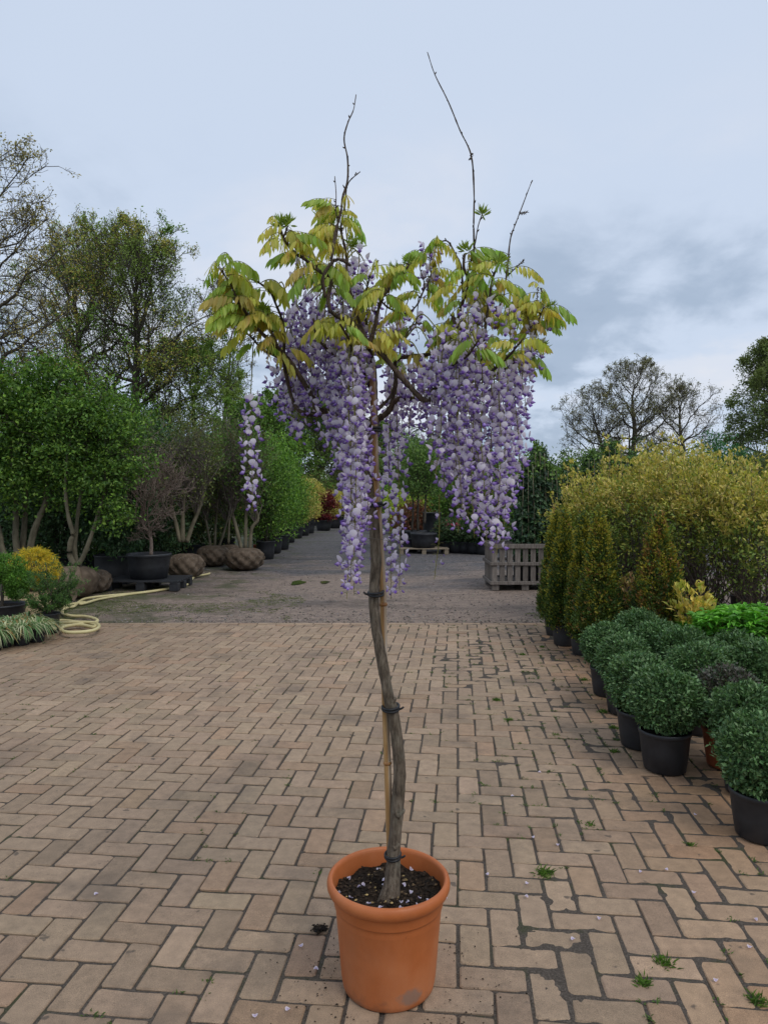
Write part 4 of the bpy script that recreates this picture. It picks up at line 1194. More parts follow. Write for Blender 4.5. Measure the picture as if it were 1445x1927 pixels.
def broad_tree(name, label, base, h, crown_c, crown_r, r0, seed, n1=20, per=(8, 6, 4), leafcols=((0.2, 0.2, 0.05),), leaf=(0.16, 0.09), nleaf=6, low=0.28, group=None, minr=0.008, two=None, leaf_spread=0.35, bark='bark', thin=1.0, lean=0.0):
    rg = np.random.default_rng(seed)
    base = np.asarray(base, float)
    t = thing(name, label, 'tree', tuple(base), group)
    c = np.array((lean, 0, crown_c), float); rad = np.asarray(crown_r, float)
    k = 10; tt = np.linspace(0, 1, k)
    trunk = np.c_[lean * tt ** 1.5 + np.cumsum(rg.normal(0, 0.012 * h, k)) * tt, np.cumsum(rg.normal(0, 0.012 * h, k)) * tt, tt * h * 0.88]
    tr_r = r0 * (1 - 0.86 * tt ** 0.9); tr_r[0] *= 1.35
    tg = Geo(); tg.tube(trunk, tr_r, 9)
    s = low + (0.98 - low) * ((np.arange(n1) + rg.random(n1)) / n1)
    f = s * (k - 1); i0 = np.minimum(f.astype(int), k - 2); w = (f - i0)[:, None]
    st = trunk[i0] * (1 - w) + trunk[i0 + 1] * w
    az = np.arange(n1) * 2.399 + rg.normal(0, 0.35, n1)
    el = R(8) + R(62) * ((s - low) / (1 - low)) ** 1.2 + rg.normal(0, 0.12, n1)
    D = np.c_[np.cos(az) * np.cos(el), np.sin(az) * np.cos(el), np.sin(el)]
    o = (st - c) / rad; d = D / rad
    A = (d * d).sum(1); B = 2 * (o * d).sum(1); Cq = (o * o).sum(1) - 1
    disc = np.maximum(B * B - 4 * A * Cq, 0.0)
    ln = np.clip((-B + np.sqrt(disc)) / (2 * A), 0.15 * h, 0.7 * h) * (0.78 + 0.2 * rg.random(n1))
    K1 = 8; t1 = np.linspace(0, 1, K1)[None, :, None]
    q1 = st[:, None] + D[:, None] * ln[:, None, None] * t1
    q1[:, 1:] += np.cumsum(rg.normal(0, 1, (n1, K1 - 1, 3)), 1) * (ln * 0.035)[:, None, None]
    q1[:, :, 2] += (t1[..., 0] ** 2) * (ln * 0.16)[:, None]
    r1 = (np.interp(s, tt, tr_r) * 0.52)[:, None] * (1 - 0.8 * t1[..., 0])
    bg = Geo(); bg.tubes(q1, np.maximum(r1, minr), 6)
    env = (c, rad)
    q2, r2 = branch_level(rg, q1, r1, per[0], R(50), 0.45, 6, env, tmin=0.12)
    bg.tubes(q2, np.maximum(r2, minr * 0.8), 5)
    q3, r3 = branch_level(rg, q2, r2, per[1], R(45), 0.48, 5, env)
    bg.tubes(q3, np.maximum(r3, minr * 0.6), 4)
    q4, r4 = branch_level(rg, q3, r3, per[2], R(42), 0.55, 3, None)
    bg.tubes(q4, np.maximum(r4, minr * 0.42), 3)
    obj('trunk', tg, M[bark], t, smooth=True)
    obj('limbs', bg, M[bark], t, smooth=True)
    lg = Geo()
    tips = q4[:, 1:].reshape(-1, 3)
    if thin < 1: tips = tips[rg.random(len(tips)) < thin]
    sel = vfbm(tips[:, 0] + tips[:, 1] * 0.5, tips[:, 2], 0.5, seed, 3)
    tips = tips[sel > 0.22]
    cl = np.array(leafcols, float)
    zone = np.clip((vfbm(tips[:, 0], tips[:, 2] * 0.8, 0.3, seed + 7, 3) - 0.3) * 2.5, 0, 0.999)
    n = len(tips) * nleaf
    Pb = np.repeat(tips, nleaf, 0) + rg.normal(0, leaf_spread * leaf[0] * 2.2, (n, 3))
    zi = (np.repeat(zone, nleaf) * len(cl) + rg.normal(0, 0.5, n)).clip(0, len(cl) - 0.01).astype(int)
    col = cl[zi] * (0.65 + 0.7 * rg.random((n, 1)))
    lg.leaves(Pb, rdirs(rg, n) + (0, 0, -0.2), rdirs(rg, n), leaf[0] * (0.6 + 0.8 * rg.random(n)), leaf[1] * (0.6 + 0.8 * rg.random(n)), col)
    obj('crown', lg, M['leaf'], t)
    return t
def potpart(t, rt, rb_, h, mat, soilmat='soil', z0=0.0, rim=0.012):
    pr = [(0, z0 + 0.004), (rb_ * 0.93, z0 + 0.004), (rb_, z0 + 0.01), (rb_ + (rt - rb_) * 0.5, z0 + h * 0.5), (rt * 0.965, z0 + h - rim * 2.2), (rt * 0.975, z0 + h - rim * 2.0), (rt, z0 + h - rim * 1.7), (rt * 1.012, z0 + h - rim * 0.8), (rt * 1.0, z0 + h), (rt * 0.96, z0 + h), (rt * 0.945, z0 + h - rim), (rt * 0.93, z0 + h * 0.86)]
    p = obj('pot', Geo().lathe(pr, 36), mat, t, smooth=True)
    a = np.linspace(0, 6.283, 24, endpoint=False)
    V = np.vstack([[(0, 0, z0 + h * 0.9)], np.c_[np.cos(a) * rt * 0.945, np.sin(a) * rt * 0.945, np.full(24, z0 + h * 0.875)]])
    obj('soil', Geo().add(V, np.array([(0, 1 + i, 1 + (i + 1) % 24) for i in range(24)])), M['soil'], p)
    return p

# ---- boxwood balls
BOX = [(0.085, 0.155, 0.055), (0.065, 0.13, 0.045), (0.125, 0.20, 0.085), (0.045, 0.095, 0.035)]
DARKBOX = [(0.075, 0.075, 0.055), (0.055, 0.045, 0.04), (0.09, 0.085, 0.07), (0.05, 0.075, 0.04)]
def ball_mesh(seed, r, cols, n=6300):
    rg = np.random.default_rng(seed)
    g = Geo()
    C = cloud_pts(rg, n // 7, (0, 0, 0), (r, r, r * 0.95), 0.80, 0.05)
    cloud(g, rg, C, (0, 0, 0), 7, 0.012, 0.022, 0.0135, cols, 0.9, 0.30, 0.35)
    C = cloud_pts(rg, 150, (0, 0, 0), (r * .8, r * .8, r * .75), 0.3, 0.0)
    cloud(g, rg, C, (0, 0, 0), 7, 0.02, 0.030, 0.016, cols, 0.5, 0.2, 0.3)
    me = g.mesh('foliage'); me.materials.append(M['leaf_gloss']); return me
def stems_mesh(seed, r, h, n=14):
    rg = np.random.default_rng(seed); g = Geo()
    e = cloud_pts(rg, n, (0, 0, h + r * 0.9), (r * .7, r * .7, r * .6), 0.6, 0)
    limbs(g, rg, (0, 0, h - 0.03), e, 0.006, 0.002, 5, 0.05)
    me = g.mesh('stems', True); me.materials.append(M['twig']); return me
balls = [ball_mesh(100 + i, 0.19, BOX) for i in range(3)] + [ball_mesh(110, 0.19, DARKBOX)]
stemm = [stems_mesh(120 + i, 0.19, 0.26) for i in range(2)]
def boxwood(px, py, d, s, label, group='boxwood balls beside the paving', kind=0, mat='black_plastic', flat=0.95, rt=0.132, ph=0.215):
    x = P(px, py, d)[0]
    t = thing('potted_boxwood', label, 'shrub', (x, d, 0), group, rz=random.Random(px).random() * 6)
    potpart(t, rt * s, rt * 0.80 * s, ph * s, M[mat])
    f = obj('foliage', balls[kind], None, t, loc=(0, 0, (ph + 0.155) * s)); f.scale = (s, s, s * flat)
    st = obj('stems', stemm[px % 2], None, t); st.scale = (s, s, s * 0.9)
    return t
random.seed(4)
ROW = 'clipped boxwood ball in a black pot in the row edging the brick paving'
BACK = 'clipped boxwood ball crowded behind the row that edges the brick paving'
for (px, py, d, s, lab, k, m, fl) in [
        (1250, 1300, 3.75, 1.0, 'large round boxwood ball whose whole black pot shows on the bricks', 0, 'black_plastic', .93), (1203, 1262, 4.1, 0.98, 'boxwood ball tucked right behind the large one whose whole pot shows', 1, 'black_plastic', .95), (1173, 1225, 4.72, 0.95, ROW, 2, 'black_plastic', .95), (1143, 1200, 5.15, 0.95, 'boxwood ball of the edging row that stands next to the thujas', 0, 'black_plastic', .95),
        (1238, 1205, 5.1, 1.0, 'boxwood ball in front of the single brown-flecked thuja', 1, 'black_plastic', .95), (1288, 1220, 4.85, 1.0, BACK, 2, 'black_plastic', .95), (1312, 1245, 4.35, 1.0, 'boxwood ball behind the large one whose whole black pot shows, second line', 0, 'black_plastic', .92), (1385, 1220, 4.75, 1.0, 'boxwood ball right in front of the bright green perennials', 1, 'black_plastic', .95), (1432, 1245, 4.4, 1.0, BACK, 2, 'black_plastic', .95),
        (1368, 1300, 3.80, 0.97, 'dull purple-green shrub ball in a terracotta-coloured plastic pot', 3, 'dull_orange', .95), (1408, 1325, 3.45, 0.98, 'boxwood ball squeezed between the terracotta pot and the glossy front ball', 1, 'black_plastic', .95), (1430, 1400, 3.02, 0.93, 'glossy boxwood ball with big leaves in a wide black pot beside another ball', 0, 'black_plastic', 1.0), (1200, 1185, 5.6, 1.0, 'boxwood ball at the foot of the full conical thuja', 2, 'black_plastic', .95), (1345, 1235, 4.5, 0.95, 'boxwood ball right behind the dull purple-green ball', 1, 'black_plastic', .95)]:
    boxwood(px, py, d, s, lab, kind=k, mat=m, flat=fl)

# ---- thujas
TH = [(0.04, 0.072, 0.016), (0.06, 0.095, 0.02), (0.095, 0.115, 0.022), (0.028, 0.05, 0.014)]
def thuja_mesh(seed, h, r, brown=0.04, n=27000):
    rg = np.random.default_rng(seed); g = Geo()
    ncl = n // 12
    z = h * (1 - np.sqrt(rg.random(ncl) * 0.985 + 0.0)) ** 1.0
    z = np.clip(z, 0.02 * h, h * 0.985)
    prof = r * np.clip((1 - (z / h) ** 1.2), 0.02, 1) ** 0.95 * np.clip(0.78 + z / (0.16 * h) * 0.22, 0, 1)
    a = rg.random(ncl) * 6.283
    rr = prof * (1 - 0.30 * rg.random(ncl) ** 1.6) * (1 + 0.10 * np.sin(a * 5 + z * 11 + seed) + 0.07 * np.sin(a * 4 - z * 19 + seed))
    C = np.c_[np.cos(a) * rr, np.sin(a) * rr, z]
    per = 12; m = ncl * per
    Pb = np.repeat(C, per, 0) + rg.normal(0, 1, (m, 3)) * (0.014, 0.014, 0.03)
    ao = np.repeat(a, per) + rg.normal(0, 0.6, m)
    D = unit(np.c_[np.cos(ao) * 0.8, np.sin(ao) * 0.8, 0.55 + 0.5 * rg.random(m)] + rg.normal(0, 0.40, (m, 3)))
    Nn = np.c_[-np.sin(ao), np.cos(ao), rg.normal(0, 0.3, m)] + rg.normal(0, 0.5, (m, 3))
    col = np.repeat(pickcol(rg, ncl, TH, 0.35), per, 0) * (0.75 + 0.5 * rg.random((m, 1)))
    tipy = np.repeat((rg.random(ncl) < 0.10 + 0.75 * np.clip((z / h - 0.35) / 0.5, 0, 1)) & (rr > prof * 0.86), per)
    col[tipy] = col[tipy] * 0.35 + np.array((0.27, 0.225, 0.024)) * 0.8
    bz = np.repeat(rg.random(ncl) < brown, per)
    col[bz] = np.array((0.22, 0.115, 0.035)) * (0.6 + 0.7 * rg.random((bz.sum(), 1)))
    g.leaves(Pb, D, Nn, 0.025 * (0.6 + 0.8 * rg.random(m)), 0.013 * (0.7 + 0.6 * rg.random(m)), col, 0.05, 0.05)
    me = g.mesh('foliage'); me.materials.append(M['leaf']); return me
for i, (px, d, top, rw_, br, lab) in enumerate([
        (1046, 7.35, 958, 0.175, 0.02, 'slim dark thuja nearest the wooden crate'), (1062, 6.85, 962, 0.185, 0.03, 'slim thuja with yellow tips between two others, second from the crate'),
        (1098, 6.45, 966, 0.165, 0.03, 'narrow thuja third from the wooden crate, squeezed against a fuller one'), (1128, 6.15, 958, 0.225, 0.06, 'full conical thuja with a few brown sprays, fourth from the crate'),
        (1238, 5.95, 956, 0.265, 0.20, 'single conical thuja with many orange-brown dead sprays behind the boxwood balls')]):
    x = P(px, 1000, d)[0]
    topz = P(px, top, d)[2]
    t = thing('thuja', lab, 'conifer', (x, d, 0), 'young thujas in pots')
    potpart(t, 0.125, 0.10, 0.21, M['grey_plastic'])
    obj('foliage', thuja_mesh(200 + i, topz - 0.20, rw_, br), None, t, loc=(0, 0, 0.195))
    obj('stem', Geo().tube([(0, 0, 0.16), (0.01, 0, 0.5), (0, 0, topz * 0.85)], (0.014, 0.01, 0.003), 6), M['twig'], t)

# ---- loose yellow-green shrubs on the right
YG = [(0.36, 0.31, 0.075), (0.27, 0.27, 0.06), (0.46, 0.37, 0.13), (0.145, 0.19, 0.04), (0.085, 0.13, 0.03)]
def loose_shrub(px, d, top, w, seed, label, cols=YG, group='yellow-green shrubs behind the thujas', pot=True, n=620, zlow=0.45):
    rg = np.random.default_rng(seed)
    x = P(px, 1000, d)[0]; topz = P(px, top, d)[2]
    t = thing('loose_shrub', label, 'shrub', (x, d, 0), group)
    if pot: potpart(t, 0.16, 0.13, 0.26, M['black_plastic'])
    cz = topz * 0.63; rz_ = topz * 0.40
    C = cloud_pts(rg, n, (0, 0, cz), (w, w, rz_), 0.45, 0.25)
    # long arching shoots poking out of the top
    g = Geo(); lg = Geo()
    ends = C[rg.choice(n, 70, replace=False)]
    limbs(g, rg, np.array((0, 0, 0.22)) + rg.normal(0, 0.03, (70, 3)) * (1, 1, 0), ends, 0.008, 0.002, 6, 0.04)
    sh = cloud_pts(rg, 64, (0, 0, cz), (w * 1.05, w * 1.05, rz_ * 1.08), 0.93, 0.2)
    sh = sh[sh[:, 2] > cz]
    for e in sh:
        st = np.array((e[0] * 0.5, e[1] * 0.5, cz)); en = e + np.array((0, 0, 0.06 + 0.18 * rg.random()))
        q = np.linspace(0, 1, 9)[:, None]; pts = st * (1 - q) + en * q
        limbs(g, rg, st, en[None], 0.004, 0.0015, 5, 0.02)
        cloud(lg, rg, pts[3:], (0, 0, cz), 10, 0.022, 0.044, 0.024, cols[:3], 0.8, 0.4, 0.25)
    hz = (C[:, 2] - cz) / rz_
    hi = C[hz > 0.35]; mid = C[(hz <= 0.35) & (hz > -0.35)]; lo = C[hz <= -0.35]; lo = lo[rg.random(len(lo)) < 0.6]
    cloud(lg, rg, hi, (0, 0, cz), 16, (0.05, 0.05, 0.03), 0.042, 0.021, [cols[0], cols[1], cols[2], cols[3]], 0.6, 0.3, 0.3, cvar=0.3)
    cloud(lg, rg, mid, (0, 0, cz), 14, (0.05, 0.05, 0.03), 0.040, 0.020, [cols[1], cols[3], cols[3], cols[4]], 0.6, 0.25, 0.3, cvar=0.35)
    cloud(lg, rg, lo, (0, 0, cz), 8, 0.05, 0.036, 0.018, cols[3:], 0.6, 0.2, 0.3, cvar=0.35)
    obj('branches', g, M['twig'], t, smooth=True)
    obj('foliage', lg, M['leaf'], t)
YL = ['yellow-green loose shrub rising between the thujas and the ivy', 'airy yellow-green shrub behind the full conical thuja', 'tall yellow-green shrub behind the single brown-flecked thuja', 'broad yellow-green shrub standing over the yellow-edged shrub', 'yellow-green shrub behind the bright green perennials', 'tallest yellow-green shrub reaching up before the far bushes', 'yellow-green shrub filling the gap behind the other shrubs', 'narrow yellow-green shrub deep in the gap above the full conical thuja', 'yellow-green shrub at the end of the line beside the bright perennials', 'yellow-green shrub at the far end in the second line of shrubs']
for i, (px, d, top, w) in enumerate([(1102, 8.4, 912, 0.36), (1165, 7.9, 890, 0.5), (1245, 7.3, 872, 0.55), (1330, 6.9, 880, 0.55), (1425, 6.6, 905, 0.6), (1300, 8.6, 868, 0.6), (1400, 8.4, 880, 0.65), (1195, 9.2, 885, 0.5), (1490, 6.9, 900, 0.6), (1500, 8.6, 890, 0.6)]):
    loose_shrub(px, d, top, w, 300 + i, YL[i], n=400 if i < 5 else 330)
# ---- variegated yellow shrub, bright perennials
def small_plant(name, label, cat, px, d, topy, w, cols, L, W, seed, n=120, per=12, pot=(0.11, 0.09, 0.17), up=0.5, mat='leaf', group=None, zc=0.55):
    rg = np.random.default_rng(seed)
    x = P(px, 1000, d)[0]; topz = P(px, topy, d)[2]
    t = thing(name, label, cat, (x, d, 0), group)
    hp = pot[2] if pot else 0.0
    if pot: potpart(t, *pot, M['black_plastic'])
    cz = hp + (topz - hp) * zc
    C = cloud_pts(rg, n, (0, 0, cz), (w, w, (topz - hp) * 0.5), 0.4, 0.15)
    lg, g = Geo(), Geo()
    cloud(lg, rg, C, (0, 0, cz - 0.1), per, w * 0.1, L, W, cols, 0.8, up, 0.3)
    limbs(g, rg, np.array((0, 0, hp * 0.85)), C[:40], 0.004, 0.0015, 4, 0.04)
    obj('stems', g, M['twig'], t, smooth=True)
    obj('foliage', lg, M[mat], t)
    return t
small_plant('variegated_shrub', 'golden yellow leaved shrub between the brown-flecked thuja and bright green perennials', 'shrub', 1308, 5.55, 1092, 0.17, [(0.50, 0.38, 0.09), (0.42, 0.33, 0.07), (0.30, 0.30, 0.06)], 0.055, 0.028, 401, 70, 9)
small_plant('pink_shrub', 'small dull pink-leaved shrub between two conical thujas', 'shrub', 1182, 6.6, 1085, 0.14, [(0.22, 0.13, 0.08), (0.18, 0.17, 0.05), (0.28, 0.2, 0.09)], 0.05, 0.022, 402, 60, 9)
for i, (px, d, ty) in enumerate([(1375, 5.0, 1150), (1425, 4.9, 1146), (1400, 5.5, 1140), (1345, 5.45, 1160), (1452, 5.4, 1142)]):
    rg = np.random.default_rng(420 + i)
    x = P(px, 1000, d)[0]; topz = P(px, ty, d)[2]
    t = thing('green_perennial', 'bright green leafy perennial in the bed behind the boxwood balls', 'plant', (x, d, 0), 'bright green perennials')
    potpart(t, 0.12, 0.1, 0.18, M['black_plastic'])
    lg, g = Geo(), Geo()
    a = rg.random(150) * 6.283; rr = 0.24 * np.sqrt(rg.random(150))
    H = np.c_[np.cos(a) * rr, np.sin(a) * rr, topz * (0.80 + 0.22 * rg.random(150)) - 0.9 * rr ** 2]
    limbs(g, rg, np.array((0, 0, 0.15)), H, 0.003, 0.002, 4, 0.02)
    for k in range(6):                                       # lobed leaves: six fingers fanned flat
        an = a + rg.normal(0, 0.4, 150) + (k - 2.5) * 0.75
        D = unit(np.c_[np.cos(an), np.sin(an), 0.15 + 0.25 * rg.normal(size=150)])
        lg.leaves(H, D, np.tile((0, 0, 1.0), (150, 1)) + rg.normal(0, 0.25, (150, 3)), 0.075, 0.03, pickcol(rg, 150, [(0.10, 0.28, 0.03), (0.14, 0.34, 0.04), (0.07, 0.2, 0.025)], 0.25), 0.1, 0.2)
    obj('stalks', g, M['greenstem'], t, smooth=True)
    obj('foliage', lg, M['leaf'], t)

# ---- wooden crate with ivy
CL, CR = P(925, 1060, 10.75)[0], P(1052, 1060, 10.75)[0]
CF = 10.75; CW = CR - CL; CD = 0.8; CH = 0.70
crate = thing('wooden_crate', 'weathered grey slatted wooden crate on a pallet holding ivy plants', 'crate', (CL + CW / 2, CF + CD / 2, 0))
rg = np.random.default_rng(55)
def cbox(name, c, s, tint): obj(name, Geo().box((0, 0, 0), s, bev=0.004, col=np.full(3, tint)), M['wood'], crate, loc=c)
nsl = 9
for k in range(nsl):
    x = -CW / 2 + 0.045 + (CW - 0.09) * k / (nsl - 1)
    cbox('slat', (x, -CD / 2 + 0.01, 0.10 + (CH - 0.13) / 2 + 0.005), (0.075, 0.018, CH - 0.15), 0.75 + 0.5 * rg.random())
    cbox('slat', (x, CD / 2 - 0.01, 0.10 + (CH - 0.13) / 2 + 0.005), (0.075, 0.018, CH - 0.15), 0.75 + 0.5 * rg.random())
for k in range(6):
    y = -CD / 2 + 0.07 + (CD - 0.14) * k / 5
    for sx in (-1, 1):
        cbox('slat', (sx * (CW / 2 - 0.013), y, 0.10 + (CH - 0.13) / 2 + 0.005), (0.018, 0.075, CH - 0.15), 0.75 + 0.5 * rg.random())
for z, hh in ((CH - 0.035, 0.07), (0.40, 0.05), (0.11, 0.05)):
    for sy in (-1, 1):
        cbox('rail', (0, sy * (CD / 2 + 0.011), z), (CW + 0.05, 0.022, hh), 0.8 + 0.4 * rg.random())
    for sx in (-1, 1):
        cbox('rail', (sx * (CW / 2 + 0.012), 0, z), (0.022, CD - 0.01, hh), 0.8 + 0.4 * rg.random())
cbox('floor_board', (0, 0, 0.105), (CW - 0.06, CD - 0.06, 0.02), 0.7)
for x in (-CW / 2 + 0.06, 0, CW / 2 - 0.06):
    for sy in (-1, 1): cbox('foot', (x, sy * (CD / 2 - 0.05), 0.04), (0.1, 0.09, 0.09), 0.9)
IVY = [(0.022, 0.05, 0.022), (0.035, 0.075, 0.03), (0.018, 0.038, 0.02), (0.055, 0.10, 0.04)]
def ivy(px, d, top, w, seed, label, z0=0.12, tipc=(0.13, 0.22, 0.05)):
    rg = np.random.default_rng(seed)
    x = P(px, 1000, d)[0]; topz = P(px, top, d)[2]
    t = thing('ivy_column', label, 'ivy', (x, d, z0), 'ivy columns by the crate')
    potpart(t, 0.13, 0.11, 0.24, M['black_plastic'])
    H = topz - z0
    n = int(420 * H / 2 * w / 0.2)
    C = cloud_pts(rg, n, (0, 0, 0.25 + (H - 0.25) / 2), (w, w, (H - 0.25) / 2), 0, 0, box=True)
    C[:, :2] *= (1 - 0.72 * np.clip((C[:, 2] / H - 0.55) / 0.45, 0, 1) ** 1.2)[:, None] * (0.8 + 0.4 * rg.random((n, 1)))
    lg, g = Geo(), Geo()
    ax = C.copy(); ax[:, :2] *= 0.2
    m = n * 11
    Pb = np.repeat(C, 11, 0) + rg.normal(0, 0.035, (m, 3))
    o = unit((Pb - np.repeat(ax, 11, 0)) * (1, 1, 0.2))
    D = unit(o * 0.35 + np.array((0, 0, -0.6)) + rdirs(rg, m) * 0.6)
    cols = pickcol(rg, m, IVY, 0.3)
    tp_ = (Pb[:, 2] > H * 0.86) & (rg.random(m) < 0.5)
    cols[tp_] = np.array(tipc) * (0.7 + 0.5 * rg.random((tp_.sum(), 1)))
    lg.leaves(Pb, D, o + rdirs(rg, m) * 0.45, 0.062 * (0.6 + 0.7 * rg.random(m)), 0.052 * (0.6 + 0.7 * rg.random(m)), cols)
    for q in (-1, 0, 1):
        g.tube([(q * w * 0.6, -w * 0.9, 0.2), (q * w * 0.55, -w * 0.92, H * 0.5), (q * w * 0.4, -w * 0.8, H * 0.97)], 0.005, 5)
    lg_t = cloud_pts(rg, 14, (0, 0, H), (w * .6, w * .6, 0.12), 0.2, 0.1)
    cloud(lg, rg, lg_t, (0, 0, H - .3), 8, 0.03, 0.05, 0.04, [tipc, (0.06, 0.12, 0.03)], 0.5, 0.5)
    obj('canes', g, M['pale_bark'], t, smooth=True)
    obj('foliage', lg, M['leaf_gloss'], t)
for i, (px, d, top, w, lab) in enumerate([(990, 11.05, 868, 0.17, 'dark ivy column trained on canes at the open end of the wooden crate'), (1012, 11.15, 846, 0.17, 'tallest dark ivy column standing in the wooden crate'), (1035, 11.2, 880, 0.16, 'shorter dark ivy column in the crate next to the yellow-green shrubs'),
                                          (1072, 13.0, 872, 0.22, 'dark ivy column behind the crate, first of the farther group'), (1112, 13.0, 858, 0.24, 'broad dark ivy column in the middle of the farther group'), (1150, 13.0, 838, 0.25, 'broad ivy column with pale new leaves on top'), (1184, 13.2, 862, 0.22, 'last ivy column of the farther group beside the yellow-green shrubs')]):
    ivy(px, d, top, w, 500 + i, lab, 0.12 if i < 3 else 0.0)

# ------------------------------------------------------------------ left side: balled trees, pots, hose
def rootball(t, r, h, seed, cloth=False, tint=1.0):
    rg = np.random.default_rng(seed)
    nz_, na_ = 26, 56
    th = np.linspace(0.03, math.pi - 0.02, nz_)
    V = []
    for i, p in enumerate(th):
        for j in range(na_):
            a = 6.2832 * j / na_
            sz, sr = math.cos(p), math.sin(p) ** 0.62
            if cloth:
                q = 1 + 0.07 * mnoise.noise(Vector((math.cos(a) * 2.2, math.sin(a) * 2.2, sz * 1.5 + seed))) + 0.035 * math.sin(a * 9 + sz * 2 + seed) * (0.4 + 0.6 * abs(sz))
            else:
                u, v = a * 5 + sz * 3.4, a * 5 - sz * 3.4
                q = 1 - 0.10 * (abs(math.cos(u)) ** 5 + abs(math.cos(v)) ** 6) + 0.05 * mnoise.noise(Vector((math.cos(a) * 2, math.sin(a) * 2, sz * 2 + seed)))
            V.append((math.cos(a) * r * sr * q, math.sin(a) * r * sr * q, h / 2 + h / 2 * (sz if sz > 0 else sz) * (0.97 + 0.03 * q)))
    V = np.array(V)
    i, j = np.meshgrid(np.arange(nz_ - 1), np.arange(na_), indexing='ij'); j2 = (j + 1) % na_
    Fq = np.stack([i * na_ + j, (i + 1) * na_ + j, (i + 1) * na_ + j2, i * na_ + j2], -1).reshape(-1, 4)
    b = obj('root_ball', Geo().add(V, Fq, np.full(3, tint)), M['burlap'], t, smooth=True)
    if not cloth:
        g = Geo(); p = np.linspace(0.35, math.pi - 0.5, 24)
        for s in (-1, 1):
            for k in range(10):
                sz = np.cos(p); a = (math.pi / 2 + math.pi * k + s * 3.4 * sz) / 5 * 1.0
                sr = np.sin(p) ** 0.62
                g.tube(np.c_[np.cos(a) * r * sr * 0.925, np.sin(a) * r * sr * 0.925, h / 2 + h / 2 * sz * 0.99], 0.005, 4)
        obj('wire_netting', g, M['wire'], b, smooth=True)
    return b
HORN = [(0.055, 0.115, 0.02), (0.085, 0.16, 0.028), (0.13, 0.215, 0.035), (0.035, 0.075, 0.015)]
OLIVE = [(0.09, 0.10, 0.035), (0.12, 0.13, 0.04), (0.06, 0.075, 0.03)]
LAUREL = [(0.026, 0.06, 0.024), (0.042, 0.085, 0.032), (0.065, 0.115, 0.045)]
BRIGHT = [(0.10, 0.20, 0.03), (0.15, 0.26, 0.04), (0.06, 0.13, 0.025)]
def stem_paths(t, rg, stems, r, mat='pale_bark', name='stem'):
    for s in stems:
        q = spline(s, 6)
        g = Geo(); g.tube(q, np.linspace(r, r * 0.45, len(q)) * (1 + 0.06 * rg.normal(size=len(q))), 9)
        obj(name, g, M[mat], t, smooth=True)
def crown_on(t, rg, c, rad, n, per, L, W, cols, twig_from=None, shell=0.4, lump=0.22, mat='leaf', ntw=90, csz=0.07, up=0.2, twr=0.008, wood='bark', flat=1.0):
    C = cloud_pts(rg, n, c, rad, shell, lump)
    C = C[C[:, 2] > 0.12]
    lg, g = Geo(), Geo()
    cloud(lg, rg, C, c, per, csz, L, W, cols, 0.5, up, 0.32, flat)
    if twig_from is not None:
        src = np.asarray(twig_from, float)
        e = C[rg.choice(len(C), min(ntw, len(C)), replace=False)]
        b = src[rg.integers(0, len(src), len(e))]
        limbs(g, rg, b, e, twr, 0.002, 6, 0.05, 4, 0.2)
        obj('branches', g, M[wood], t, smooth=True)
    obj('crown', lg, M[mat], t)
    return C
def place(px, d, z=0.0):
    return np.array((P(px, 1000, d)[0], d, z))
def loc_px(lst, base, d):                                   # pixel path in a plane d ahead -> local points
    return [P(x, y, d + (q[0] if q else 0)) - base for x, y, *q in lst]

def multi_crown(t, rg, lumps, per_m3, per, L, W, cols, src, csz, ntw=120):
    lg, g = Geo(), Geo(); allC = []
    for (c, r) in lumps:
        n = int(per_m3 * r[0] * r[1] * r[2] * 4.19)
        C = cloud_pts(rg, n, c, r, 0.25, 0.35); allC.append(C)
        cloud(lg, rg, C, c, per, csz, L, W, cols, 0.5, 0.2, 0.32, 1.0, 0.3)
    C = np.concatenate(allC); src = np.asarray(src, float)
    e = C[rg.choice(len(C), ntw, replace=False)]
    d2 = ((e[:, None] - src[None]) ** 2).sum(2)
    limbs(g, rg, src[np.argmin(d2 + rg.random(d2.shape) * 0.3, 1)], e, 0.010, 0.002, 6, 0.05, 4, 0.2)
    obj('branches', g, M['bark'], t, smooth=True); obj('crown', lg, M['leaf'], t)
# hornbeam with four grey stems, at the left border
b = place(62, 10.4); rg = np.random.default_rng(601)
t = thing('multi_stem_hornbeam', 'multi-stem hornbeam with four mossy grey stems and fresh green crown behind the golden conifer', 'tree', tuple(b), 'multi-stem trees on the left')
rootball(t, 0.42, 0.40, 3)
S = [loc_px([(24, 1066), (6, 1035), (0, 1005), (-12, 950), (-25, 880), (-30, 800)], b, 10.35), loc_px([(36, 1060), (30, 1010), (31, 980), (28, 920), (20, 840), (10, 760)], b, 10.4),
     loc_px([(40, 1058), (45, 1010), (48, 970), (50, 900), (58, 820), (64, 740)], b, 10.5), loc_px([(54, 1056), (62, 1010), (72, 980), (86, 945), (90, 905), (96, 850), (110, 780), (112, 720)], b, 10.3)]
stem_paths(t, rg, S, 0.05)
multi_crown(t, rg, [((-0.55, 0, 1.95), (.55, .5, .5)), ((-0.1, -.2, 1.6), (.42, .4, .38)), ((0.45, 0, 1.85), (.5, .5, .42)), ((0.0, 0, 2.6), (.75, .65, .65)), ((0.75, 0, 2.5), (.5, .5, .6)), ((-0.7, 0, 2.9), (.55, .5, .6)), ((0.25, 0, 3.15), (.42, .4, .45)), ((0.55, -.2, 1.35), (.26, .25, .2))], 400, 14, 0.060, 0.036, HORN, np.concatenate([np.array(spline(s, 4))[10:] for s in S]), (0.10, 0.10, 0.035), 170)
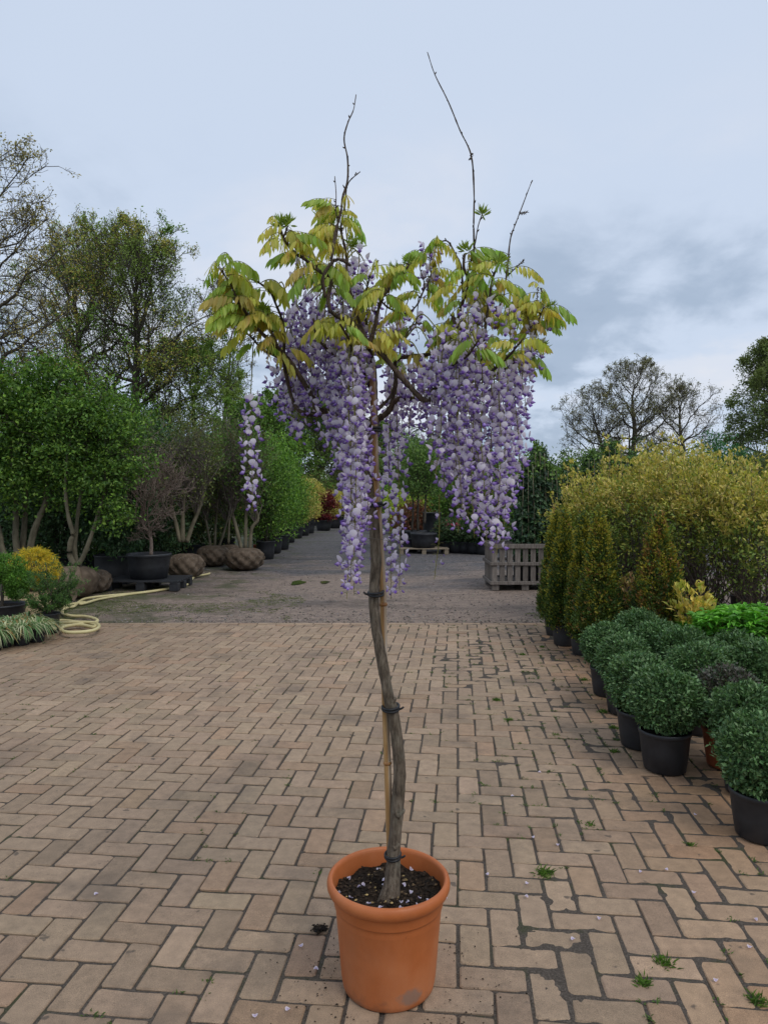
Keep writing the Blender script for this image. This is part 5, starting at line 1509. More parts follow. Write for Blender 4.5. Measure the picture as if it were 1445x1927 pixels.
# tree whose ball is wrapped in loose burlap
b = place(138, 10.0); rg = np.random.default_rng(602)
t = thing('burlap_wrapped_tree', 'young tree with three stems whose root ball is wrapped in loose brown burlap', 'tree', tuple(b), 'multi-stem trees on the left')
rb_o = rootball(t, 0.34, 0.44, 5, True)
g = Geo()                                                    # flap of cloth hanging over the side
nu, nv = 12, 14
V = []
for i in range(nu):
    for j in range(nv):
        s = j / (nv - 1); w = (i / (nu - 1) - 0.5)
        a = -1.25 + w * (0.95 - 0.55 * s) + 0.12 * s
        rr = 0.10 + 0.285 * min(1, s * 1.7) + 0.012 * math.sin(i * 1.3 + s * 4)
        z = 0.455 - 0.40 * max(0, s - 0.30) / 0.7 * (1.08 - abs(w) * 0.8) - 0.04 * min(1, s * 2) ** 2
        V.append((math.cos(a) * rr, math.sin(a) * rr, z))
V = np.array(V); i, j = np.meshgrid(np.arange(nu - 1), np.arange(nv - 1), indexing='ij'); bb = i * nv + j
Fq = np.stack([bb, bb + nv, bb + nv + 1, bb + 1], -1).reshape(-1, 4)
g.add(V, Fq, np.full(3, 1.35)); V2 = V * (0.97, 0.97, 1) - (0, 0, 0.006); g.add(V2, Fq[:, ::-1], np.full(3, 1.2))
obj('burlap_flap', g, M['burlap'], rb_o, smooth=True)
S = [loc_px([(141, 1063), (132, 1045), (133, 1020), (138, 1005), (130, 975), (125, 940), (124, 905), (128, 860), (138, 800)], b, 9.97), loc_px([(144, 1062), (141, 1030), (143, 1010), (148, 960), (158, 900), (165, 830)], b, 10.05), loc_px([(147, 1063), (157, 1048), (168, 1020), (180, 985), (196, 930), (205, 870)], b, 9.95)]
stem_paths(t, rg, S, 0.038, 'pale_bark')
multi_crown(t, rg, [((0.0, 0, 2.25), (.45, .45, .5)), ((0.5, -.1, 1.65), (.42, .4, .42)), ((0.4, 0, 2.55), (.5, .5, .45)), ((0.8, 0, 2.1), (.38, .4, .45)), ((0.62, -.1, 1.15), (.30, .3, .26)), ((0.15, 0, 1.75), (.3, .3, .3))], 480, 13, 0.055, 0.032, HORN, np.concatenate([np.array(spline(s, 4))[12:] for s in S]), (0.09, 0.09, 0.03), 110)
# netted ball peeping out behind it with a green sprout
b = place(176, 10.5); rg = np.random.default_rng(603)
t = thing('netted_root_ball', 'netted root ball with a green weed on top behind the burlap-wrapped one', 'root ball', tuple(b))
rootball(t, 0.27, 0.34, 8)
g = Geo(); blades(g, np.array([(0.02, -0.12, 0.31)]), rg, 60, 0.10, 0.03, [(0.12, 0.25, 0.05), (0.2, 0.32, 0.1)], 0.02, 0.5); obj('weed', g, M['leaf'], t)
# tall grey cylinder pot with laurel
b = place(222, 11.7); rg = np.random.default_rng(604)
t = thing('potted_laurel', 'dark evergreen laurel in a tall straight black pot behind the pallet', 'shrub', tuple(b), 'potted evergreens on the left')
potpart(t, 0.37, 0.34, 0.46, M['grey_plastic'])
crown_on(t, rg, (0, 0, 1.55), (0.62, 0.6, 1.15), 800, 13, 0.095, 0.034, LAUREL + [(0.04, 0.085, 0.035)], [(0, 0, .4), (0, 0, .9), (0.1, 0, 1.3)], 0.4, 0.2, 'leaf_gloss')
obj('saucer_board', Geo().box((0.05, -0.1, -0.0), (0.9, 0.7, 0.03), 0.1), M['pallet_wood'], t)
# dark laurels as a wall behind
for i, (px, d, top, w, cols, lab) in enumerate([
        (20, 12.6, 790, 0.8, LAUREL, 'dark laurel bush behind the grey hornbeam stems'), (112, 12.4, 800, 0.75, LAUREL, 'dark laurel bush behind the burlap-wrapped tree'), (185, 13.6, 770, 0.8, HORN, 'dense leafy shrub behind the potted laurel'),
        (285, 13.6, 800, 0.7, LAUREL, 'dark bushy shrub behind the bare-twigged potted tree'), (360, 15.6, 830, 0.75, OLIVE + LAUREL, 'olive-green bush behind the netted root balls'), (420, 17.5, 815, 0.85, OLIVE + HORN, 'dull green bush behind the three-stemmed balled tree'), (250, 15.5, 760, 0.9, HORN, 'tall green bush rising behind the bare-twigged tree'), (60, 14.5, 720, 1.1, HORN, 'tall fresh green bush towering behind the hornbeam'), (330, 17.5, 780, 1.0, OLIVE, 'tall olive-brown bush behind the root-balled trees')]):
    b = place(px, d); rg = np.random.default_rng(620 + i); topz = P(px, top, d)[2]
    t = thing('background_bush', lab, 'shrub', tuple(b), 'bushes lining the left side')
    crown_on(t, rg, (0, 0, topz * 0.52), (w, w * 0.9, topz * 0.50), 700, 12, 0.085, 0.038, cols, [(0, 0, .1), (0, 0, .6), (0, 0, 1.0)], 0.45, 0.2, 'leaf_gloss' if cols is LAUREL else 'leaf', csz=0.09)
    potpart(t, 0.3, 0.27, 0.36, M['black_plastic'])

# black pallet, big pot and its bare-twigged tree
PD = 11.05
b = place(281, PD); rg = np.random.default_rng(605)
pal_o = thing('black_pallet', 'black plastic pallet under the big pot with the bare tree', 'pallet', tuple(b))
for k in range(7): obj('deck_slat', Geo().box((0, 0, 0), (1.12, 0.10, 0.022), bev=0.004), M['black_plastic'], pal_o, loc=(0, -0.36 + 0.12 * k, 0.139))
for x in (-0.5, 0, 0.5):
    obj('bearer', Geo().box((0, 0, 0), (0.11, 0.82, 0.02), bev=0.003), M['black_plastic'], pal_o, loc=(x, 0, 0.119))
    for y in (-0.34, 0, 0.34): obj('block', Geo().box((0, 0, 0), (0.13, 0.13, 0.112), bev=0.006), M['black_plastic'], pal_o, loc=(x, y, 0.054))
t = thing('bare_tree', 'leafless twiggy tree in a wide black pot standing on the black pallet', 'tree', tuple(b + (0, 0, 0.15)))
potpart(t, 0.335, 0.275, 0.385, M['black_plastic'], rim=0.025)
z1 = 0.35
tw = Geo(); main = spline(np.array([(0.03, 0, z1), (0.035, 0, z1 + .2), (0.0, 0, z1 + .36), (-0.10, 0.0, z1 + .5), (-0.12, 0, z1 + .8)]), 5)
tw.tube(main, np.linspace(0.03, 0.014, len(main)), 8)
ends = cloud_pts(rg, 26, (0, 0, 1.35), (0.70, 0.5, 0.92), 0.75, 0.15)
q1 = limbs(tw, rg, main[rg.integers(6, len(main), 26)], ends, 0.011, 0.004, 7, 0.045, 5, 0.3)
r1 = np.tile(np.linspace(0.011, 0.004, 7), (26, 1))
q2, r2 = branch_level(rg, q1, r1, 9, R(45), 0.42, 5, None, up=0.25); tw.tubes(q2, np.maximum(r2, 0.0028), 4)
q3, r3 = branch_level(rg, q2, r2, 4, R(45), 0.55, 4, None, up=0.2); tw.tubes(q3, np.maximum(r3, 0.0027), 3)
tw.c = [c * (1.6, 1.5, 1.42) for c in tw.c]
obj('branches', tw, M['twig'], t, smooth=True)

# netted root-balled trees
def balled(px, d, r, h, stems, sr, crown, cols, seed, label, n=420, per=9, L=0.055, W=0.03, twigs=110, wood='pale_bark'):
    b = place(px, d); rg = np.random.default_rng(seed)
    t = thing('balled_tree', label, 'tree', tuple(b), 'multi-stem trees on the left')
    rootball(t, r, h, seed % 17)
    S = [loc_px(s, b, d) for s in stems]
    stem_paths(t, rg, S, sr, wood)
    c, rad = crown
    src = np.concatenate([np.array(spline(s, 4))[6:] for s in S])
    # bare twig work plus thin foliage
    e = cloud_pts(rg, twigs, c, rad, 0.5, 0.2)
    g = Geo(); q1 = limbs(g, rg, src[rg.integers(0, len(src), twigs)], e, 0.010, 0.003, 6, 0.05, 4, 0.2)
    q2, r2 = branch_level(rg, q1, np.tile(np.linspace(.008, .003, 6), (twigs, 1)), 5, R(45), 0.35, 4, None, up=0.25); g.tubes(q2, np.maximum(r2, 0.002), 3)
    obj('branches', g, M['twig'], t, smooth=True)
    lg = Geo(); C = np.concatenate([cloud_pts(rg, n // 2, c, rad, 0.4, 0.22), q2[:, 2][rg.choice(len(q2), n // 2)]])
    cloud(lg, rg, C, c, per, 0.06, L, W, cols, 0.5, 0.2, 0.3)
    obj('crown', lg, M['leaf'], t)
balled(350, 12.35, 0.33, 0.42, [[(345, 1020), (344, 985), (346, 950), (350, 900), (345, 850)], [(352, 1020), (362, 990), (376, 955), (384, 915), (388, 870)], [(340, 1020), (330, 980), (318, 930), (312, 880)]], 0.042, ((0.05, 0, 2.0), (0.6, 0.6, 0.85)), OLIVE + [(0.10, 0.14, 0.035)], 631, 'netted root ball tree with lichen-spotted twin stems and thin olive crown', 360, 6)
balled(402, 14.4, 0.36, 0.42, [[(398, 1035), (392, 1000), (385, 960), (380, 900)], [(404, 1035), (406, 990), (410, 940), (408, 880)], [(410, 1035), (422, 1000), (432, 960), (436, 910)]], 0.03, ((0, 0, 2.0), (0.65, 0.6, 0.95)), OLIVE + HORN[:1], 632, 'dark netted root ball tree standing in the gap between two larger balls', 420, 8)
balled(432, 15.4, 0.26, 0.36, [[(430, 1025), (432, 980), (440, 930), (446, 880)]], 0.03, ((0.1, 0, 2.0), (0.5, 0.5, 0.8)), [(0.10, 0.045, 0.03), (0.13, 0.07, 0.04), (0.09, 0.1, 0.03)], 633, 'small netted root ball tree with reddish brown foliage', 330, 8)
balled(460, 13.7, 0.40, 0.42, [[(455, 1034), (444, 990), (437, 960), (442, 915), (430, 870)], [(462, 1034), (463, 980), (465, 930), (470, 880)], [(470, 1036), (474, 995), (486, 975), (476, 940), (482, 890)]], 0.04, ((0.0, 0, 2.15), (0.62, 0.6, 0.85)), HORN[:2] + OLIVE[:1], 634, 'widest netted root ball beside the track with three pale bare stems', 420, 8)

# row of potted shrubs running back along the track
row = [(490, 16.5, 0.17, 0.28, 885, 0.40, HORN, 'orange_plastic', 'green shrub in a small orange pot behind the widest root ball'), (500, 16.0, 0.22, 0.40, 850, 0.55, HORN, 'black_plastic', 'dense green shrub in a black pot next to the orange pot'), (515, 17.6, 0.22, 0.38, 830, 0.55, BRIGHT, 'black_plastic', 'fresh green column shrub in a black pot along the track'), (529, 18.8, 0.24, 0.38, 820, 0.60, BRIGHT, 'black_plastic', 'tall bright green column shrub in a black pot along the track'),
       (520, 20.5, 0.24, 0.36, 800, 0.8, BRIGHT, 'black_plastic', 'tallest bright green shrub of the row along the track'), (541, 21.5, 0.26, 0.38, 870, 0.55, HORN, 'black_plastic', 'rounded green shrub in a black pot halfway along the track'), (556, 23.5, 0.26, 0.36, 895, 0.6, BRIGHT + YG[3:4], 'black_plastic', 'yellow-green upright shrub before the airy pair'), (567, 25.0, 0.32, 0.42, 915, 0.55, YG[1:4], 'black_plastic', 'airy yellow-green shrub in a wide black pot near the red maple'), (580, 26.5, 0.26, 0.42, 905, 0.5, YG[:3], 'black_plastic', 'golden airy shrub just before the red maple'), (629, 30.5, 0.36, 0.5, 925, 0.6, YG[:3], 'black_plastic', 'golden shrub behind the red maple'), (645, 32, 0.36, 0.5, 930, 0.8, [(0.4, 0.33, 0.05), (0.3, 0.28, 0.05)], 'black_plastic', 'bright golden shrub beyond the red maple'), (596, 33, 0.36, 0.5, 890, 0.9, OLIVE + BRIGHT, 'black_plastic', 'loose olive shrub behind the red maple')]
for i, (px, d, pr, ph, top, w, cols, pm_, lab) in enumerate(row):
    b = place(px, d); rg = np.random.default_rng(650 + i); topz = P(px, top, d)[2]
    t = thing('potted_shrub', lab, 'shrub', tuple(b), 'potted shrubs along the track')
    potpart(t, pr, pr * 0.82, ph, M[pm_])
    hz = (topz - ph)
    crown_on(t, rg, (0, 0, ph + hz * 0.53), (w, w, hz * 0.52), 380, 11, 0.075, 0.034, cols, [(0, 0, ph * 0.8), (0, 0, ph + 0.3 * hz)], 0.4, 0.22, csz=0.08, ntw=40)
b = place(609, 28.5); rg = np.random.default_rng(670)
t = thing('red_maple', 'dark red Japanese maple in a black pot at the end of the track', 'tree', tuple(b)); potpart(t, 0.34, 0.26, 0.42, M['black_plastic'])
RED = [(0.10, 0.012, 0.016), (0.15, 0.02, 0.022), (0.07, 0.01, 0.013)]
crown_on(t, rg, (0, 0, 1.15), (0.50, 0.5, 0.40), 260, 10, 0.09, 0.05, RED, [(0, 0, .4), (0, 0, .8)], 0.4, 0.2, csz=0.07, ntw=30, flat=1.3)
crown_on(t, rg, (0, 0, 0.55), (0.42, 0.42, 0.16), 90, 10, 0.09, 0.05, RED, None, 0.3, 0.2, csz=0.06)

# centre right: pots on a wooden pallet, rhododendrons
b = place(796, 17.6)
pal2 = thing('wooden_pallet', 'pale wooden pallet carrying wide black pots across the track', 'pallet', tuple(b))
for k in range(7): obj('deck_board', Geo().box((0, 0, 0), (1.2, 0.09, 0.02), bev=0.003), M['pallet_wood'], pal2, loc=(0, -0.42 + 0.14 * k, 0.13))
for x in (-0.54, 0, 0.54):
    obj('bearer', Geo().box((0, 0, 0), (0.09, 0.93, 0.02), bev=0.003), M['pallet_wood'], pal2, loc=(x, 0, 0.11))
    for y in (-0.4, 0, 0.4): obj('block', Geo().box((0, 0, 0), (0.1, 0.12, 0.104), bev=0.004), M['pallet_wood'], pal2, loc=(x, y, 0.05))
for i, (px, d, rt, h, z, lab, st, cr) in enumerate([
        (797, 17.5, 0.33, 0.36, 0.14, 'slender-stemmed tree in a wide black pot on the wooden pallet', [[(799, 985), (800, 950), (802, 915), (798, 880)]], ((0.0, 0, 2.0), (0.75, 0.7, 0.7))),
        (777, 18.6, 0.36, 0.5, 0.0, 'twin-stemmed tree in stacked black pots behind the wooden pallet', [[(775, 1000), (777, 960), (776, 920), (770, 880)], [(786, 1000), (786, 960), (788, 920), (792, 880)]], ((0.0, 0, 2.2), (0.85, 0.8, 0.75)))]):
    b = place(px, d, z); rg = np.random.default_rng(680 + i)
    t = thing('standard_tree', lab, 'tree', tuple(b), 'small trees in wide black pots')
    potpart(t, rt, rt * 0.84, h, M['black_plastic'], rim=0.03)
    S = [loc_px(s, b, d) for s in st]
    stem_paths(t, rg, S, 0.03, 'bark')
    crown_on(t, rg, cr[0], cr[1], 480, 11, 0.065, 0.035, [(0.09, 0.16, 0.04), (0.13, 0.2, 0.05), (0.06, 0.11, 0.03)], np.concatenate([np.array(spline(s, 4))[6:] for s in S]), 0.3, 0.25, csz=0.08)
b = place(770, 17.9); t = thing('black_tub', 'plain black tub beside the wooden pallet', 'pot', tuple(b)); potpart(t, 0.22, 0.2, 0.34, M['black_plastic'])
b = place(813, 19.4); t = thing('tall_black_pot', 'tall black planter behind the pot on the wooden pallet', 'pot', tuple(b)); potpart(t, 0.26, 0.24, 0.95, M['black_plastic'])
for i, (px, d) in enumerate([(842, 17.9), (858, 17.7), (876, 17.6), (893, 17.4), (910, 17.2), (868, 18.6), (895, 18.5), (925, 17.6), (850, 19.0)]):
    b = place(px, d); rg = np.random.default_rng(700 + i)
    t = thing('rhododendron', 'low rhododendron with pink buds in a black pot across the track', 'shrub', tuple(b), 'rhododendrons in black pots')
    potpart(t, 0.21, 0.17, 0.28, M['black_plastic'])
    crown_on(t, rg, (0, 0, 0.52), (0.32, 0.3, 0.28), 150, 10, 0.085, 0.030, [(0.03, 0.065, 0.022), (0.05, 0.09, 0.03), (0.075, 0.11, 0.05)], [(0, 0, .25)], 0.4, 0.15, 'leaf_gloss', ntw=24, csz=0.05)
    lg = Geo(); C = cloud_pts(rg, 7, (0, 0, 0.62), (0.3, 0.3, 0.22), 0.8, 0.1); C = C[C[:, 2] > 0.55]
    if len(C):
        cloud(lg, rg, C, (0, 0, 0.5), 12, 0.02, 0.05, 0.035, [(0.55, 0.05, 0.14), (0.6, 0.12, 0.22)], 0.8, 0.3)
        obj('blossom', lg, M['petal'], t)
for i, (px, d, top, w, cols, lab) in enumerate([(778, 21.5, 945, 0.6, [(0.13, 0.045, 0.03), (0.17, 0.07, 0.04), (0.08, 0.05, 0.03)], 'rusty red-brown shrub behind the slender-stemmed trees'), (766, 26, 915, 0.9, [(0.28, 0.36, 0.04), (0.36, 0.42, 0.06)], 'vivid yellow-green shrub behind the rusty red-brown one'), (742, 30, 905, 0.9, BRIGHT, 'bright green bush at the far end of the track by the trunk'),
                                                (850, 22, 900, 0.9, HORN, 'green bush behind the rhododendrons'), (900, 21.5, 890, 0.9, HORN + OLIVE, 'rounded dull green bush behind the rhododendrons'), (940, 20.5, 880, 0.8, HORN, 'green bush between the rhododendrons and the ivy crate'), (870, 27, 880, 1.2, OLIVE, 'tall olive bush far behind the rhododendrons'), (700, 36, 900, 1.4, HORN, 'dark green bush closing the end of the track'), (665, 38, 890, 1.5, OLIVE + HORN, 'olive green bush closing the end of the track')]):
    b = place(px, d); rg = np.random.default_rng(720 + i); topz = P(px, top, d)[2]
    t = thing('background_bush', lab, 'shrub', tuple(b), 'bushes beyond the track')
    crown_on(t, rg, (0, 0, topz * 0.52), (w, w * 0.9, topz * 0.50), 420, 11, 0.095, 0.045, cols, [(0, 0, .1), (0, 0, .6)], 0.4, 0.2, csz=0.1)
# weeping blue-green cedar
b = place(800, 27); rg = np.random.default_rng(740); topz = P(800, 800, 27)[2]
t = thing('weeping_cedar', 'weeping blue-green cedar with drooping branch tips behind the small trees', 'conifer', tuple(b))
g = Geo(); g.tube([(0, 0, 0), (0.1, 0, topz * 0.5), (0.25, 0, topz)], (0.12, 0.09, 0.03), 7); obj('trunk', g, M['bark'], t, smooth=True)
g, lg = Geo(), Geo()
st = np.c_[rg.normal(0, 0.05, 26), rg.normal(0, 0.05, 26), topz * (0.45 + 0.55 * rg.random(26))]
an = rg.random(26) * 6.28; en = st + np.c_[np.cos(an) * 1.5, np.sin(an) * 1.2, -0.35 * np.ones(26)] * (0.5 + 0.5 * rg.random((26, 1)))
q1 = limbs(g, rg, st, en, 0.03, 0.008, 7, 0.03, 5, 0.6)
for q in q1:
    for s in range(2, 7):
        C = q[s] + np.c_[rg.normal(0, 0.12, (12, 2)), -rg.random(12) * 0.55]
        cloud(lg, rg, C, (0, 0, 10), 8, 0.04, 0.07, 0.012, [(0.05, 0.085, 0.075), (0.07, 0.11, 0.10), (0.035, 0.06, 0.05)], 0.0, -0.9)
obj('branches', g, M['bark'], t, smooth=True); obj('needles', lg, M['leaf'], t)

# ---- bottom left corner plants
def strap_plant(px, d, seed, label, s=1.0):
    b = place(px, d); rg = np.random.default_rng(seed)
    t = thing('variegated_sedge', label, 'sedge', tuple(b), 'variegated sedges in small pots')
    potpart(t, 0.075 * s, 0.06 * s, 0.12 * s, M['black_plastic'])
    n = 260; a = rg.random(n) * 6.283
    lg = Geo(); K = 6; tt = np.linspace(0, 1, K)
    L = (0.20 + 0.12 * rg.random(n)) * s; sp = 0.35 + 0.6 * rg.random(n)
    base = np.c_[np.cos(a) * 0.03, np.sin(a) * 0.03, np.full(n, 0.10 * s)]
    X = L[:, None] * sp[:, None] * tt; Z = L[:, None] * (1.1 * tt - (0.55 + 0.75 * sp[:, None]) * tt ** 2)
    c = np.stack([base[:, :1] + np.cos(a)[:, None] * X, base[:, 1:2] + np.sin(a)[:, None] * X, base[:, 2:] + Z], -1)
    sd_ = np.stack([-np.sin(a), np.cos(a), np.zeros(n)], -1)[:, None] * (0.0045 * s * np.sin(np.pi * (0.12 + 0.86 * tt)))[None, :, None]
    V = np.stack([c - sd_, c + sd_], 2).reshape(-1, 3)
    i, k = np.meshgrid(np.arange(n), np.arange(K - 1), indexing='ij'); bb = (i * K + k) * 2
    Fq = np.stack([bb, bb + 1, bb + 3, bb + 2], -1).reshape(-1, 4)
    pale = rg.random(n) < 0.5
    col = np.where(pale[:, None], np.array((0.36, 0.37, 0.22)), np.array((0.09, 0.17, 0.06))) * (0.7 + 0.5 * rg.random((n, 1)))
    rust = rg.random(n) < 0.08; col[rust] = (0.28, 0.15, 0.05)
    lg.add(V, Fq, np.repeat(col, K * 2, 0)); obj('blades', lg, M['leaf'], t)
SED = ['variegated sedge clump at the corner of the sedge group', 'variegated sedge with arching cream-striped blades beside the yew pot', 'variegated sedge with rusty blade tips next to the yew', 'full variegated sedge clump in front of the topiary pot', 'small variegated sedge in the second line of the group']
for i, (px, d) in enumerate([(8, 6.75), (42, 6.85), (70, 7.0), (22, 7.15), (52, 7.3), (-12, 6.6), (-8, 7.0)]):
    strap_plant(px, d, 760 + i, SED[min(i, 4)] if i < 5 else ['variegated sedge half cut off in front of the others', 'variegated sedge half cut off beside the topiary pot'][i - 5], 1.1)
b = place(4, 7.75); rg = np.random.default_rng(781)
t = thing('cloud_topiary', 'small cloud-pruned green conifer on a bare stem in a black pot', 'conifer', tuple(b)); potpart(t, 0.25, 0.2, 0.26, M['black_plastic'])
S = [np.array([(0.0, 0, 0.2), (0.01, 0, 0.36), (0.03, 0, 0.52), (0.06, 0, 0.66)])]; stem_paths(t, rg, S, 0.02, 'bark')
TOP = [(0.07, 0.16, 0.02), (0.10, 0.21, 0.03), (0.05, 0.11, 0.02)]
for (c, r) in [((0.03, 0, 0.66), (0.21, 0.19, 0.13)), ((0.20, -0.02, 0.52), (0.14, 0.14, 0.11)), ((-0.14, 0, 0.58), (0.18, 0.16, 0.13)), ((0.16, 0.0, 0.40), (0.10, 0.10, 0.08))]:
    crown_on(t, rg, c, r, 420, 11, 0.022, 0.010, TOP, [(0.05, 0, 0.55)], 0.7, 0.08, csz=0.018, ntw=12, up=0.5, twr=0.005)
b = place(66, 8.35); rg = np.random.default_rng(782); tz = P(66, 1032, 8.35)[2]
t = thing('golden_conifer', 'golden thread-leaf conifer ball glowing yellow beside the cloud topiary', 'conifer', tuple(b)); potpart(t, 0.18, 0.14, 0.25, M['black_plastic'])
stem_paths(t, rg, [np.array([(0, 0, 0.2), (0.02, 0, 0.4), (0, 0, tz - 0.3)])], 0.022, 'bark')
lg = Geo(); C = cloud_pts(rg, 900, (0, 0, tz - 0.22), (0.27, 0.26, 0.22), 0.7, 0.08)
n = len(C) * 9; Pb = np.repeat(C, 9, 0) + rg.normal(0, 0.012, (n, 3)); o_ = unit(Pb - (0, 0, tz - 0.2))
lg.leaves(Pb, unit(o_ * 0.7 + rdirs(rg, n) * 0.4 + (0, 0, -0.55)), rdirs(rg, n), 0.055, 0.005, pickcol(rg, n, [(0.55, 0.41, 0.04), (0.44, 0.34, 0.035), (0.28, 0.25, 0.03)], 0.25))
obj('foliage', lg, M['leaf'], t)
g = Geo(); limbs(g, rg, np.array((0, 0, tz - 0.32)), C[:30], 0.006, 0.002, 4); obj('branches', g, M['twig'], t, smooth=True)
b = place(92, 7.45); rg = np.random.default_rng(783)
t = thing('potted_yew', 'spreading dark green yew in a black pot beside the hose coil', 'conifer', tuple(b)); potpart(t, 0.115, 0.095, 0.21, M['black_plastic'])
YEW = [(0.035, 0.085, 0.02), (0.055, 0.12, 0.028), (0.085, 0.16, 0.035)]
lg, g = Geo(), Geo()
en = np.array([(0.25, 0, 0.62), (0.32, -.05, 0.56), (-0.02, 0, 0.72), (-0.18, 0, 0.56), (0.12, -0.1, 0.55), (-0.22, -0.08, 0.42), (0.18, -.12, 0.4), (0.02, -0.2, 0.4), (-0.12, 0.1, 0.62), (0.1, 0.15, 0.6), (0.24, 0.1, 0.5), (-0.1, -0.18, 0.35), (0.2, 0.0, 0.34)])
q1 = limbs(g, rg, np.array((0, 0, 0.19)), en, 0.008, 0.003, 8, 0.03, 5, 0.1)
q2, r2 = branch_level(rg, q1, np.tile(np.linspace(.006, .002, 8), (len(en), 1)), 9, R(50), 0.35, 6, None, up=0.0); g.tubes(q2, np.maximum(r2, 0.0015), 3)
C = np.concatenate([q1[:, 3:].reshape(-1, 3), q2.reshape(-1, 3)])
cloud(lg, rg, C, (0, 0, 0.2), 11, 0.012, 0.026, 0.008, YEW, 0.6, 0.2)
obj('branches', g, M['twig'], t, smooth=True); obj('foliage', lg, M['leaf_gloss'], t)
# beige sheet lying curled between them
b = place(35, 8.0); g = Geo(); nu, nv = 14, 9; V = []
for i in range(nu):
    for j in range(nv):
        u, v = i / (nu - 1) - 0.5, j / (nv - 1)
        V.append((u * 0.62, -0.02 + 0.28 * v + 0.04 * math.sin(u * 7), 0.16 + 0.05 * u + 0.42 * v - 0.18 * (v - .3) ** 2 + 0.03 * math.sin(u * 5 + v * 4)))
V = np.array(V); i, j = np.meshgrid(np.arange(nu - 1), np.arange(nv - 1), indexing='ij'); bb = i * nv + j
Fq = np.stack([bb, bb + nv, bb + nv + 1, bb + 1], -1).reshape(-1, 4)
g.add(V, Fq); g.add(V + (0, 0.012, -0.006), Fq[:, ::-1])
V3 = []
tag(obj('beige_sheet', g, M['beige'], smooth=True, loc=tuple(b - (0, 0, 0.15))), 'curled beige sheet lying behind the yew and cloud topiary', 'sheet')

# hose
hp = [(395, 1079), (388, 1081), (368, 1085), (360, 1092), (355, 1099), (330, 1106), (290, 1112), (250, 1117), (215, 1120), (185, 1123), (160, 1127), (148, 1134), (140, 1141), (128, 1143), (119, 1149), (120, 1155), (135, 1159), (160, 1160), (178, 1164), (184, 1168), (176, 1172), (150, 1171), (125, 1168), (103, 1168), (92, 1172), (110, 1178), (150, 1176), (176, 1180), (180, 1176), (165, 1173), (140, 1176), (120, 1180), (116, 1186), (130, 1190), (160, 1189), (180, 1185), (187, 1178), (178, 1172), (150, 1171), (120, 1172), (100, 1173), (95, 1178), (104, 1183)]
pts = []
for k, (x, y) in enumerate(hp):
    h = 0.014 + (0.013 * max(0, k - 14) / 8 if k < 40 else 0.05)
    h = 0.016 + (0.0 if k < 15 else 0.012 + 0.0016 * (k - 15))
    pts.append(G(x, y, h))
g = Geo(); q = spline(pts, 7); g.tube(q - q[0], 0.0178, 10)
tag(obj('hose', g, M['hose'], smooth=True, loc=tuple(q[0])), 'yellow garden hose coiled at the edge of the paving and trailing along the pots', 'hose')
hp2 = [(118, 1143), (135, 1137), (150, 1135), (160, 1133), (152, 1137), (165, 1134), (190, 1127), (240, 1119), (300, 1111), (352, 1100)]
g = Geo(); q = spline([G(x, y, 0.016) for x, y in hp2], 7); g.tube(q - q[0], 0.0165, 10)
tag(obj('hose', g, M['hose'], smooth=True, loc=tuple(q[0])), 'second strand of yellow hose lying alongside the coiled one', 'hose')

# ------------------------------------------------------------------ far trees
SPR = [(0.14, 0.20, 0.04), (0.18, 0.24, 0.045), (0.30, 0.26, 0.06), (0.14, 0.24, 0.04)]
OAKY = [(0.28, 0.23, 0.07), (0.20, 0.18, 0.06), (0.34, 0.26, 0.08)]
GREY = [(0.17, 0.16, 0.08), (0.14, 0.15, 0.06), (0.20, 0.18, 0.09)]
broad_tree('oak_tree', 'broad spring oak with dark trunk and rounded crown left of the wisteria', place(252, 40), 16.0, 10.4, (4.8, 4.6, 6.2), 0.42, 801, 32, (9, 6, 4), SPR, (0.13, 0.065), 2, 0.26, 'oaks behind the nursery', 0.02)
broad_tree('oak_tree', 'oak with two-toned yellow and green leaves behind the hornbeam', place(160, 44), 17.2, 11.2, (5.0, 4.8, 6.6), 0.42, 802, 30, (9, 6, 4), [(0.26, 0.21, 0.05)] + SPR, (0.13, 0.065), 2, 0.28, 'oaks behind the nursery', 0.02)
broad_tree('oak_tree', 'tallest pale-leaved oak reaching over the hornbeam with long level limbs', place(-62, 27), 15.0, 9.4, (4.3, 4.2, 6.0), 0.36, 803, 32, (8, 6, 4), OAKY, (0.11, 0.05), 2, 0.25, 'oaks behind the nursery', 0.016, thin=0.7)
broad_tree('bare_oak', 'slender almost bare tree between the broad oak and the wisteria', place(415, 46), 14.6, 10.0, (2.6, 2.6, 5.4), 0.24, 804, 18, (7, 5, 4), GREY, (0.16, 0.08), 1, 0.3, 'oaks behind the nursery', 0.02, thin=0.5)
broad_tree('oak_tree', 'green oak filling in low beside the broad oak', place(372, 42), 10.0, 6.2, (3.4, 3.2, 4.4), 0.25, 805, 20, (8, 5, 4), [(0.10, 0.17, 0.03), (0.14, 0.2, 0.04)], (0.13, 0.07), 5, 0.2, 'oaks behind the nursery', 0.018)
broad_tree('oak_tree', 'large open-crowned oak on the far skyline beside a paler oak', place(1190, 80), 15.8, 10.6, (5.2, 5, 5.9), 0.5, 806, 24, (7, 5, 4), GREY, (0.16, 0.08), 2, 0.28, 'oaks on the far skyline', 0.026, thin=0.75)
broad_tree('oak_tree', 'leaning oak sharing its crown with the large skyline oak', place(1150, 82), 12.8, 9.0, (5.0, 5, 4.6), 0.4, 807, 20, (7, 5, 4), GREY, (0.16, 0.08), 2, 0.3, 'oaks on the far skyline', 0.026, thin=0.6, lean=-2.2)
